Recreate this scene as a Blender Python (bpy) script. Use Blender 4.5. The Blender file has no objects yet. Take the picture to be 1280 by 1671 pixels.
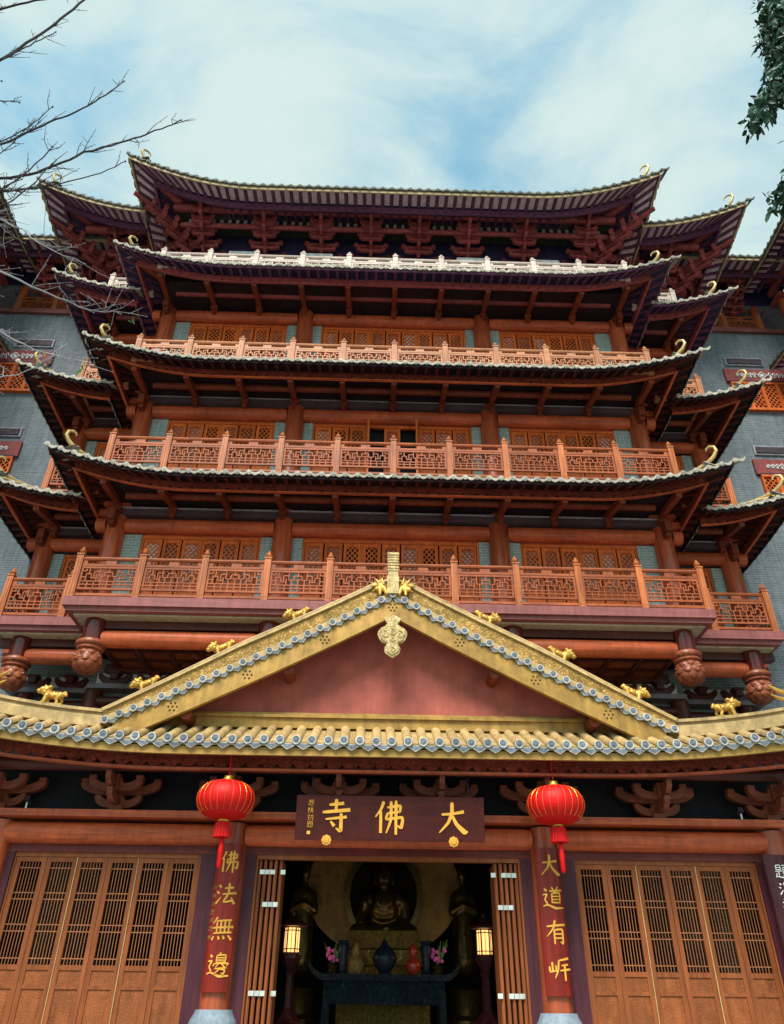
import bpy, math, random
from mathutils import Vector, Matrix
R = math.radians
rnd = random.Random(7)
scene = bpy.context.scene
COL = scene.collection

# ---------------------------------------------------------------- camera, sky, sun, exposure
YAW, PITCH, ROLL, FPX, CX = R(1.22867), R(33.71054), R(0.62704), 1230.27, -0.352
fwd = Vector((math.sin(YAW)*math.cos(PITCH), math.cos(YAW)*math.cos(PITCH), math.sin(PITCH)))
rgt = Vector((math.cos(YAW), -math.sin(YAW), 0)); upv = rgt.cross(fwd)
r2 = rgt*math.cos(ROLL) + upv*math.sin(ROLL); u2 = upv*math.cos(ROLL) - rgt*math.sin(ROLL)
cd = bpy.data.cameras.new('camera'); cam = bpy.data.objects.new('camera', cd); COL.objects.link(cam)
cd.sensor_fit = 'VERTICAL'; cd.sensor_height = 24; cd.lens = FPX/1671*24; cd.clip_start = .1; cd.clip_end = 3000
m = Matrix((r2, u2, -fwd)).transposed().to_4x4(); m.translation = Vector((CX, 0, 0)); cam.matrix_world = m
scene.camera = cam

SUN_EL, SUN_AZ = R(52), R(194)          # azimuth clockwise from +Y: behind the camera, a little left
w = bpy.data.worlds.new('World'); scene.world = w; w.use_nodes = True
nt = w.node_tree; nt.nodes.clear()
def N(t, **k):
    n = nt.nodes.new(t)
    for a, b in k.items(): setattr(n, a, b)
    return n
sky = N('ShaderNodeTexSky', sky_type='NISHITA', sun_disc=False, sun_elevation=SUN_EL, sun_rotation=SUN_AZ, altitude=0, air_density=1.0, dust_density=1.5, ozone_density=1.5)
tc = N('ShaderNodeTexCoord'); sep = N('ShaderNodeSeparateXYZ'); nt.links.new(tc.outputs['Generated'], sep.inputs[0])
zz = N('ShaderNodeMath', operation='ADD'); nt.links.new(sep.outputs[2], zz.inputs[0]); zz.inputs[1].default_value = .18
zm = N('ShaderNodeMath', operation='MAXIMUM'); nt.links.new(zz.outputs[0], zm.inputs[0]); zm.inputs[1].default_value = .06
dv = N('ShaderNodeVectorMath', operation='DIVIDE'); nt.links.new(tc.outputs['Generated'], dv.inputs[0])
cmb = N('ShaderNodeCombineXYZ')
for i in range(3): nt.links.new(zm.outputs[0], cmb.inputs[i])
nt.links.new(cmb.outputs[0], dv.inputs[1])
mp = N('ShaderNodeMapping'); mp.inputs['Scale'].default_value = (1.0, 1.35, 0); mp.inputs['Location'].default_value = (5.3, 1.2, .4); mp.inputs['Rotation'].default_value = (0, 0, R(28)); nt.links.new(dv.outputs[0], mp.inputs[0])
nz = N('ShaderNodeTexNoise'); nz.inputs['Scale'].default_value = 2.7; nz.inputs['Detail'].default_value = 9; nz.inputs['Roughness'].default_value = .56; nz.inputs['Distortion'].default_value = .5
nt.links.new(mp.outputs[0], nz.inputs['Vector'])
rp = N('ShaderNodeValToRGB'); rp.color_ramp.elements[0].position = .30; rp.color_ramp.elements[1].position = .60
rp.color_ramp.elements[0].color = (.12, .12, .12, 1); rp.color_ramp.elements[1].color = (1, 1, 1, 1); rp.color_ramp.interpolation = 'EASE'
nt.links.new(nz.outputs['Fac'], rp.inputs[0])
tint = N('ShaderNodeMix', data_type='RGBA', blend_type='MULTIPLY'); tint.inputs['Factor'].default_value = 1
nt.links.new(sky.outputs[0], tint.inputs['A']); tint.inputs['B'].default_value = (1.75, 2.75, 2.2, 1)
mx = N('ShaderNodeMix', data_type='RGBA'); nt.links.new(rp.outputs[0], mx.inputs['Factor']); nt.links.new(tint.outputs['Result'], mx.inputs['A'])
mx.inputs['B'].default_value = (4.9, 6.0, 5.8, 1)
bg = N('ShaderNodeBackground'); bg.inputs[1].default_value = .10; nt.links.new(mx.outputs['Result'], bg.inputs[0])
wo = N('ShaderNodeOutputWorld'); nt.links.new(bg.outputs[0], wo.inputs[0])

sd = bpy.data.lights.new('sun', 'SUN'); sd.energy = 4.0; sd.angle = R(28); sd.color = (1, .95, .88)
so = bpy.data.objects.new('sun', sd); COL.objects.link(so)
sdir = Vector((math.sin(SUN_AZ)*math.cos(SUN_EL), math.cos(SUN_AZ)*math.cos(SUN_EL), math.sin(SUN_EL)))
so.rotation_euler = sdir.to_track_quat('Z', 'Y').to_euler(); so.location = (0, -20, 40)
vs = scene.view_settings; vs.view_transform = 'Standard'; vs.look = 'None'; vs.exposure = 0.5; vs.gamma = 1

# ---------------------------------------------------------------- materials
MATS = {}
def mat(name, col, rough=.5, metal=0, var=.25, scale=6, stretch=(1, 1, 1), bump=.15, spec=.22, emit=None, coat=0, detail=6, col2=None, grime=.35):
    if name in MATS: return MATS[name]
    M = bpy.data.materials.new(name); M.use_nodes = True; t = M.node_tree; b = t.nodes['Principled BSDF']
    tc = t.nodes.new('ShaderNodeTexCoord'); oi = t.nodes.new('ShaderNodeObjectInfo')
    ad = t.nodes.new('ShaderNodeVectorMath'); ad.operation = 'MULTIPLY_ADD'
    cb = t.nodes.new('ShaderNodeCombineXYZ')
    for i in range(3): t.links.new(oi.outputs['Random'], cb.inputs[i])
    t.links.new(cb.outputs[0], ad.inputs[0]); ad.inputs[1].default_value = (37, 17, 53); t.links.new(tc.outputs['Object'], ad.inputs[2])
    mp = t.nodes.new('ShaderNodeMapping'); mp.inputs['Scale'].default_value = stretch; t.links.new(ad.outputs[0], mp.inputs[0])
    n = t.nodes.new('ShaderNodeTexNoise'); n.inputs['Scale'].default_value = scale; n.inputs['Detail'].default_value = detail; n.inputs['Roughness'].default_value = .6
    t.links.new(mp.outputs[0], n.inputs['Vector'])
    r = t.nodes.new('ShaderNodeValToRGB'); r.color_ramp.elements[0].position = .3; r.color_ramp.elements[1].position = .72
    lo = tuple(c*(1-var) for c in col); hi = tuple(min(1, c*(1+var)) for c in col) if col2 is None else col2
    r.color_ramp.elements[0].color = (*lo, 1); r.color_ramp.elements[1].color = (*hi, 1)
    t.links.new(n.outputs['Fac'], r.inputs[0])
    # slow per-object and large-scale variation
    n2 = t.nodes.new('ShaderNodeTexNoise'); n2.inputs['Scale'].default_value = .9; n2.inputs['Detail'].default_value = 3; t.links.new(ad.outputs[0], n2.inputs['Vector'])
    mr = t.nodes.new('ShaderNodeMapRange'); mr.inputs[1].default_value = .3; mr.inputs[2].default_value = .7; mr.inputs[3].default_value = 1-var*.55; mr.inputs[4].default_value = 1+var*.45
    t.links.new(n2.outputs['Fac'], mr.inputs[0])
    ro = t.nodes.new('ShaderNodeMapRange'); ro.inputs[3].default_value = 1-var*.45; ro.inputs[4].default_value = 1+var*.35; t.links.new(oi.outputs['Random'], ro.inputs[0])
    ml = t.nodes.new('ShaderNodeMath'); ml.operation = 'MULTIPLY'; t.links.new(mr.outputs[0], ml.inputs[0]); t.links.new(ro.outputs[0], ml.inputs[1]); mr = ml
    if grime:
        # old dirt and water runs: patchy, stretched downwards
        mg = t.nodes.new('ShaderNodeMapping'); mg.inputs['Scale'].default_value = (2.2, 2.2, .35); t.links.new(ad.outputs[0], mg.inputs[0])
        ng = t.nodes.new('ShaderNodeTexNoise'); ng.inputs['Scale'].default_value = 3.2; ng.inputs['Detail'].default_value = 7; ng.inputs['Roughness'].default_value = .65; t.links.new(mg.outputs[0], ng.inputs['Vector'])
        rg_ = t.nodes.new('ShaderNodeMapRange'); rg_.inputs[1].default_value = .42; rg_.inputs[2].default_value = .72; rg_.inputs[3].default_value = 1; rg_.inputs[4].default_value = 1-grime; t.links.new(ng.outputs['Fac'], rg_.inputs[0])
        m2 = t.nodes.new('ShaderNodeMath'); m2.operation = 'MULTIPLY'; t.links.new(mr.outputs[0], m2.inputs[0]); t.links.new(rg_.outputs[0], m2.inputs[1]); mr = m2
    mu = t.nodes.new('ShaderNodeMix'); mu.data_type = 'RGBA'; mu.blend_type = 'MULTIPLY'; mu.inputs['Factor'].default_value = 1
    t.links.new(r.outputs[0], mu.inputs['A']); t.links.new(mr.outputs[0], mu.inputs['B'])
    t.links.new(mu.outputs['Result'], b.inputs['Base Color'])
    rr = t.nodes.new('ShaderNodeMapRange'); rr.inputs[3].default_value = max(.03, rough-.1); rr.inputs[4].default_value = min(1, rough+.12)
    t.links.new(n.outputs['Fac'], rr.inputs[0]); t.links.new(rr.outputs[0], b.inputs['Roughness'])
    b.inputs['Metallic'].default_value = metal; b.inputs['Specular IOR Level'].default_value = spec; b.inputs['Coat Weight'].default_value = coat; b.inputs['Coat Roughness'].default_value = .15
    if bump:
        bp = t.nodes.new('ShaderNodeBump'); bp.inputs['Strength'].default_value = bump; bp.inputs['Distance'].default_value = .02
        t.links.new(n.outputs['Fac'], bp.inputs['Height']); t.links.new(bp.outputs[0], b.inputs['Normal'])
    if emit: b.inputs['Emission Color'].default_value = (*emit[0], 1); b.inputs['Emission Strength'].default_value = emit[1]
    MATS[name] = M; return M
def brick_mat(name, c1, c2, mortar, bw=.26, bh=.075, rough=.6):
    M = mat(name, c1, rough, var=.1, scale=14, bump=0); t = M.node_tree; b = t.nodes['Principled BSDF']
    tc = t.nodes.new('ShaderNodeTexCoord'); s = t.nodes.new('ShaderNodeSeparateXYZ'); t.links.new(tc.outputs['Object'], s.inputs[0])
    a = t.nodes.new('ShaderNodeMath'); t.links.new(s.outputs[0], a.inputs[0]); t.links.new(s.outputs[1], a.inputs[1])
    c = t.nodes.new('ShaderNodeCombineXYZ'); t.links.new(a.outputs[0], c.inputs[0]); t.links.new(s.outputs[2], c.inputs[1])
    k = t.nodes.new('ShaderNodeTexBrick'); t.links.new(c.outputs[0], k.inputs['Vector'])
    k.inputs['Scale'].default_value = 1; k.inputs['Brick Width'].default_value = bw; k.inputs['Row Height'].default_value = bh
    k.inputs['Mortar Size'].default_value = .008; k.inputs['Mortar Smooth'].default_value = .2; k.inputs['Bias'].default_value = 0
    k.inputs['Color1'].default_value = (*c1, 1); k.inputs['Color2'].default_value = (*c2, 1); k.inputs['Mortar'].default_value = (*mortar, 1)
    mu = [n for n in t.nodes if n.bl_idname == 'ShaderNodeMix'][0]
    for l in list(t.links):
        if l.to_node == mu and l.to_socket.identifier.startswith('A'): t.links.remove(l)
    t.links.new(k.outputs['Color'], mu.inputs['A'])
    bp = t.nodes.new('ShaderNodeBump'); bp.invert = True; bp.inputs['Strength'].default_value = .6; bp.inputs['Distance'].default_value = .01
    t.links.new(k.outputs['Fac'], bp.inputs['Height']); t.links.new(bp.outputs[0], b.inputs['Normal'])
    return M
def carve(M, scale=7, dist=.03, strength=.9):
    """relief carving: ridged swirls as fine relief on the geometry"""
    t = M.node_tree; b = t.nodes['Principled BSDF']; tc = t.nodes.new('ShaderNodeTexCoord')
    n = t.nodes.new('ShaderNodeTexNoise'); n.inputs['Scale'].default_value = scale; n.inputs['Detail'].default_value = 2; n.inputs['Distortion'].default_value = 1.6
    t.links.new(tc.outputs['Object'], n.inputs['Vector'])
    w = t.nodes.new('ShaderNodeMath'); w.operation = 'PINGPONG'; w.inputs[1].default_value = .09; t.links.new(n.outputs['Fac'], w.inputs[0])
    s = t.nodes.new('ShaderNodeMath'); s.operation = 'MULTIPLY'; s.inputs[1].default_value = 11; t.links.new(w.outputs[0], s.inputs[0])
    bp = t.nodes.new('ShaderNodeBump'); bp.inputs['Strength'].default_value = strength; bp.inputs['Distance'].default_value = dist
    t.links.new(s.outputs[0], bp.inputs['Height']); t.links.new(bp.outputs[0], b.inputs['Normal'])
    return M
HX, VX = (.25, 4, 4), (4, 4, .25)
WOODC = (.48, .098, .036)
wood_h = mat('varnished_wood_h', WOODC, .45, stretch=HX, scale=3.5, var=.32, bump=.06, coat=.06)
wood_v = mat('varnished_wood_v', (.40, .080, .030), .4, stretch=VX, scale=3.5, var=.32, bump=.04, coat=.35)
wood_y = mat('varnished_wood_y', (.21, .045, .019), .5, stretch=(4, .25, 4), scale=3.5, var=.3, bump=.06)
wood_win = mat('window_wood', (.66, .135, .028), .5, stretch=VX, scale=4, var=.22, bump=.05)
wood_rail = mat('rail_wood', (.33, .084, .029), .5, stretch=HX, scale=4, var=.32, bump=.06)
wood_post = mat('post_wood', (.44, .132, .046), .45, stretch=VX, scale=4, var=.32, bump=.06)
wood_pale = mat('haze_paled_rail', (.62, .50, .44), .6, stretch=HX, scale=4, var=.18)  # haze over the top balustrade put into a paler wood colour
wood_mid = mat('light_brightened_rail', (.50, .205, .10), .5, stretch=HX, scale=4, var=.25)  # same rail wood, with the brighter light up there put into its colour
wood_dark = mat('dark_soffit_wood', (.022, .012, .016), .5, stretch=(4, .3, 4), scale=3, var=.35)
wood_beamd = mat('dark_beam_wood', (.085, .020, .014), .45, stretch=HX, scale=3, var=.35, coat=.1)
fringe_m = carve(mat('carved_fringe_wood', (.24, .040, .020), .45, stretch=HX, scale=4, var=.3), 9, .02)
plum = mat('violet_cast_wood', (.13, .05, .095), .5, stretch=HX, scale=3, var=.3)  # blue-violet haze over the upper tiers put into the timber colour
plum_red = mat('violet_cast_red_wood', (.30, .065, .062), .5, stretch=HX, scale=3, var=.3)  # red timber with the same violet haze mixed into its colour
plum_dark = mat('violet_cast_dark_boards', (.03, .024, .065), .6, stretch=(4, .3, 4), scale=3, var=.3)  # dark boards, violet haze painted into the colour too
pale_panel = mat('pale_soffit_panel', (.58, .44, .48), .7, scale=5, var=.12)
board_m = mat('grey_flashing_board', (.10, .065, .075), .35, stretch=HX, scale=3, var=.25, spec=.6)
plaster_bg = mat('sky_tinted_plaster', (.30, .41, .45), .55, scale=4, var=.2)  # plaster panel with the reflected sky put into its colour
tile_m = mat('weathered_grey_tile', (.38, .35, .29), .7, scale=16, var=.4, bump=.3)
tile_top = mat('dark_grey_tile', (.10, .11, .09), .7, scale=12, var=.4, bump=.3)  # darker greenish grey than the lower tiers' tiles
tile_bed = mat('roof_bed_mortar', (.05, .055, .04), .8, scale=12, var=.35, bump=.3)
cap_m = mat('pale_tile_rim', (.50, .49, .46), .55, scale=20, var=.3, bump=.2)
cap_f = carve(mat('blue_grey_tile_face', (.17, .19, .22), .5, scale=20, var=.35, bump=.3), 22, .006, .6)
gold_tile = mat('yellow_glazed_tile', (.48, .325, .145), .42, scale=5, var=.32, bump=.1, coat=.08)
gold_p = mat('gold_paint', (.38, .215, .055), .42, metal=.15, scale=3.5, var=.25, bump=.05)
gold_c = carve(mat('gold_carved_relief', (.42, .25, .07), .42, metal=.15, scale=5, var=.3), 5.5, .02, .8)
gold_pale = carve(mat('pale_gold_carving', (.70, .52, .24), .42, metal=.1, scale=7, var=.22), 9, .016, .8)
gold_f = mat('gold_leaf_figure', (.66, .37, .08), .34, metal=.45, scale=14, var=.3, bump=.25)
gold_curl = mat('cream_gold_curl', (.60, .43, .18), .4, metal=.2, scale=8, var=.2)
edge_tan = mat('tan_eave_edge', (.46, .34, .19), .55, scale=6, var=.25)
gold_txt = mat('gold_leaf_lettering', (.80, .40, .06), .45, metal=0, scale=9, var=.15, grime=.2)
white_txt = mat('white_lettering', (.8, .8, .8), .6, var=.08)
red_wall = mat('maroon_plaster', (.34, .088, .066), .75, scale=2.2, var=.2, bump=.12, detail=10, grime=.18)
slab_red = mat('pinkish_red_slab_edge', (.26, .085, .08), .5, stretch=HX, scale=3, var=.16)
cream = mat('cream_soffit_strip', (.50, .43, .30), .7, var=.1)
lacq = mat('dark_red_lacquer', (.10, .012, .008), .16, stretch=VX, scale=3, var=.2, bump=.03, coat=.6)
bud_m = mat('carved_lotus_wood', (.28, .075, .035), .42, scale=9, var=.35, bump=.2, coat=.12)
maroon_j = mat('maroon_jamb', (.075, .018, .028), .5, stretch=VX, scale=3, var=.25)
maroon_l = mat('maroon_lintel', (.15, .028, .024), .5, stretch=HX, scale=3, var=.25)
door_w = mat('door_wood', (.27, .075, .022), .5, stretch=VX, scale=4.5, var=.22, bump=.06)
door_l = mat('door_lattice_wood', (.33, .12, .05), .5, stretch=VX, scale=4.5, var=.2)
dark_in = mat('dark_interior', (.022, .02, .026), .8, scale=2, var=.3)
plaque_m = mat('maroon_lacquer_board', (.055, .006, .004), .55, stretch=HX, scale=3, var=.3)
plaque_r = mat('red_lacquer_board', (.22, .014, .007), .38, stretch=VX, scale=3, var=.4, coat=.12)
plaque_d = mat('dark_purple_board', (.06, .015, .025), .4, stretch=VX, scale=3, var=.3)
stone_b = mat('blue_grey_stone', (.24, .30, .36), .6, scale=14, var=.2, bump=.3)
lan_red = mat('red_lantern_silk', (.58, .004, .004), .5, scale=8, var=.12, grime=0)
lan_gold = mat('lantern_gold', (.8, .5, .1), .3, metal=.8)
brick_t = brick_mat('teal_grey_brick', (.12, .17, .175), (.17, .225, .22), (.33, .36, .33))
brick_g = brick_mat('blue_grey_brick', (.12, .15, .18), (.165, .195, .225), (.25, .27, .28), .26, .08)
brick_p = brick_mat('pier_brick', (.22, .28, .28), (.29, .345, .33), (.48, .5, .47), .22, .085)
louvre_m = mat('dark_louvre', (.05, .035, .05), .5, var=.2)
glass_d = mat('dark_window_glass', (.02, .022, .03), .06, var=.2, bump=0, spec=.8)
blind_m = mat('white_window_blind', (.62, .60, .64), .5, scale=3, var=.15)
pane_m = mat('window_pane', (.09, .07, .085), .08, scale=1.5, var=.5, bump=0, spec=.8, col2=(.4, .36, .4))
bronze = mat('dark_bronze', (.12, .08, .028), .3, metal=.75, scale=12, var=.4, bump=.2)
bronze_g = carve(mat('gilded_carving', (.85, .52, .16), .35, metal=.3, scale=14, var=.5), 12, .05, 1)
altar_m = carve(mat('blue_black_altar', (.016, .03, .042), .4, scale=10, var=.4), 10, .03)
lamp_w = mat('dark_red_lamp_wood', (.06, .010, .012), .3, scale=6, var=.3, coat=.3)
lamp_glow = mat('glowing_lamp_paper', (.8, .5, .2), .6, var=.1, bump=0, emit=((1, .52, .16), 1.3), grime=0)
halo_gold = mat('aged_gold_disc', (.30, .17, .05), .45, metal=.3, scale=4, var=.3)
hinge_m = mat('brushed_steel_hinge', (.75, .75, .72), .35, metal=.6)
bark = mat('grey_brown_bark', (.045, .036, .036), .85, scale=18, var=.4, bump=.4)
bark_pale = mat('lit_grey_bark', (.26, .25, .27), .8, scale=18, var=.3, bump=.3)  # light falling on the twigs put into a paler bark colour
leaf_m = mat('dark_green_leaf', (.028, .075, .045), .45, scale=3, var=.4, bump=0)
leaf_l = mat('fresh_green_leaf', (.10, .22, .06), .5, scale=3, var=.3, bump=0)
stone_g = mat('pale_granite_paving', (.29, .275, .26), .7, scale=1.2, var=.2)
red_panel = mat('dusty_red_panel', (.26, .062, .06), .6, var=.15)
ceil_p = mat('mauve_grey_ceiling_panel', (.27, .24, .26), .6, var=.1)
flower_m = mat('pink_petals', (.7, .12, .4), .6, var=.2)
# ---------------------------------------------------------------- mesh helpers
class MB:
    def __init__(s): s.v = []; s.f = []
    def add(s, vs, fs):
        o = len(s.v); s.v += [tuple(v) for v in vs]; s.f += [tuple(i+o for i in f) for f in fs]; return s
    def box(s, x0, x1, y0, y1, z0, z1):
        return s.add([(x0,y0,z0),(x1,y0,z0),(x1,y1,z0),(x0,y1,z0),(x0,y0,z1),(x1,y0,z1),(x1,y1,z1),(x0,y1,z1)],
                     [(0,3,2,1),(4,5,6,7),(0,1,5,4),(1,2,6,5),(2,3,7,6),(3,0,4,7)])
    def bar(s, p, q, w, h, up=(0,0,1)):
        p, q = Vector(p), Vector(q); d = (q-p).normalized(); sd = d.cross(Vector(up))
        if sd.length < 1e-4: sd = Vector((1,0,0))
        sd.normalize(); u = sd.cross(d); a, b = sd*w/2, u*h/2
        vs = [p-a-b, p+a-b, p+a+b, p-a+b, q-a-b, q+a-b, q+a+b, q-a+b]
        return s.add(vs, [(0,1,2,3),(7,6,5,4),(0,4,5,1),(1,5,6,2),(2,6,7,3),(3,7,4,0)])
    def tube(s, pts, r, n=8, cap=True):
        pts = [Vector(p) for p in pts]; k = len(pts); rs = r if isinstance(r, (list, tuple)) else [r]*k
        vs = []; prev = None
        for i, p in enumerate(pts):
            d = (pts[min(i+1,k-1)]-pts[max(i-1,0)]).normalized()
            if prev is None:
                a = d.cross(Vector((0,0,1)))
                if a.length < .05: a = d.cross(Vector((1,0,0)))
            else: a = prev - d*prev.dot(d)
            a.normalize(); prev = a; b = d.cross(a)
            for j in range(n):
                t = 2*math.pi*j/n; vs.append(p + (a*math.cos(t)+b*math.sin(t))*rs[i])
        fs = [(i*n+j, i*n+(j+1)%n, (i+1)*n+(j+1)%n, (i+1)*n+j) for i in range(k-1) for j in range(n)]
        if cap: fs += [tuple(range(n))[::-1], tuple((k-1)*n+j for j in range(n))]
        return s.add(vs, fs)
    def lathe(s, prof, c=(0,0,0), n=16, mod=None):
        vs = []
        for r, z in prof:
            for j in range(n):
                t = 2*math.pi*j/n; rr = r*(mod(t, z, r) if mod else 1)
                vs.append((c[0]+rr*math.cos(t), c[1]+rr*math.sin(t), c[2]+z))
        k = len(prof)
        fs = [(i*n+j, i*n+(j+1)%n, (i+1)*n+(j+1)%n, (i+1)*n+j) for i in range(k-1) for j in range(n)]
        fs += [tuple(range(n))[::-1], tuple((k-1)*n+j for j in range(n))]
        return s.add(vs, fs)
    def prism(s, poly, a0, a1, plane='XZ'):
        """polygon (counter-clockwise) extruded along the third axis"""
        n = len(poly)
        def P(u, v, w): return (u, w, v) if plane == 'XZ' else ((w, u, v) if plane == 'YZ' else (u, v, w))
        vs = [P(u, v, a0) for u, v in poly] + [P(u, v, a1) for u, v in poly]
        fs = [tuple(range(n)), tuple(range(2*n-1, n-1, -1))] + [(i, i+n, (i+1)%n+n, (i+1)%n) for i in range(n)]
        return s.add(vs, fs)
    def ell(s, c, r, n=12, m=8, rot=None):
        vs = []; fs = []
        for i in range(m+1):
            p = math.pi*i/m
            for j in range(n):
                t = 2*math.pi*j/n; q = Vector((r[0]*math.sin(p)*math.cos(t), r[1]*math.sin(p)*math.sin(t), r[2]*math.cos(p)))
                if rot: q = rot @ q
                vs.append(Vector(c)+q)
        fs = [(i*n+j, (i+1)*n+j, (i+1)*n+(j+1)%n, i*n+(j+1)%n) for i in range(m) for j in range(n)]
        return s.add(vs, fs)
    def mesh(s, name, mt, smooth=False, origin=(0,0,0)):
        o = Vector(origin); me = bpy.data.meshes.new(name)
        me.from_pydata([(v[0]-o.x, v[1]-o.y, v[2]-o.z) for v in s.v], [], s.f)
        if mt: me.materials.append(mt)
        if smooth:
            me.shade_smooth(); me.set_sharp_from_angle(angle=R(38))
        me.update(); return me
WP = {}
def link(o, parent, wloc):
    COL.objects.link(o); wl = Vector(wloc)
    if parent is not None:
        o.parent = parent; o.location = wl - WP[parent.name]
    else: o.location = wl
    WP[o.name] = wl; return o
def obj(name, mb, mt, parent=None, smooth=False, at=None):
    """one mesh object; world-space vertices, its origin at the middle of its underside"""
    xs, ys, zs = zip(*mb.v); c = at or ((min(xs)+max(xs))/2, (min(ys)+max(ys))/2, min(zs))
    me = mb.mesh(name, mt, smooth, c)
    return link(bpy.data.objects.new(name, me), parent, c)
def inst(name, me, parent, loc, rot=None, sc=None):
    o = bpy.data.objects.new(name, me); link(o, parent, loc)
    if rot is not None: o.rotation_euler = rot
    if sc is not None: o.scale = sc
    return o
def tag(o, label, cat, group=None):
    o['label'] = label; o['category'] = cat
    if group: o['group'] = group
    return o
def thing(name, loc, label, cat, group=None):
    o = bpy.data.objects.new(name, None); o.empty_display_size = .3
    return tag(link(o, None, loc), label, cat, group)
def struct(o, k='structure'): o['kind'] = k; return o
def blob(parts, voxel, mt, name, smooth_it=4):
    """ellipsoids and capsules melted into one continuous surface"""
    mb = MB()
    for p in parts:
        if p[0] == 'e': mb.ell(p[1], p[2], 14, 9, p[3] if len(p) > 3 else None)
        else:
            a, b = Vector(p[1]), Vector(p[2]); mb.tube([a, a.lerp(b,.5), b], [p[3], (p[3]+p[4])/2, p[4]], 10)
            mb.ell(a, (p[3],)*3, 10, 7); mb.ell(b, (p[4],)*3, 10, 7)
    me = mb.mesh(name+'_raw', None); o = bpy.data.objects.new(name+'_raw', me); COL.objects.link(o)
    md = o.modifiers.new('r', 'REMESH'); md.mode = 'VOXEL'; md.voxel_size = voxel
    ms = o.modifiers.new('s', 'SMOOTH'); ms.factor = .5; ms.iterations = smooth_it
    dg = bpy.context.evaluated_depsgraph_get(); out = bpy.data.meshes.new_from_object(o.evaluated_get(dg))
    bpy.data.objects.remove(o); bpy.data.meshes.remove(me)
    out.name = name; out.materials.clear(); out.materials.append(mt); out.shade_smooth(); return out

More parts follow.
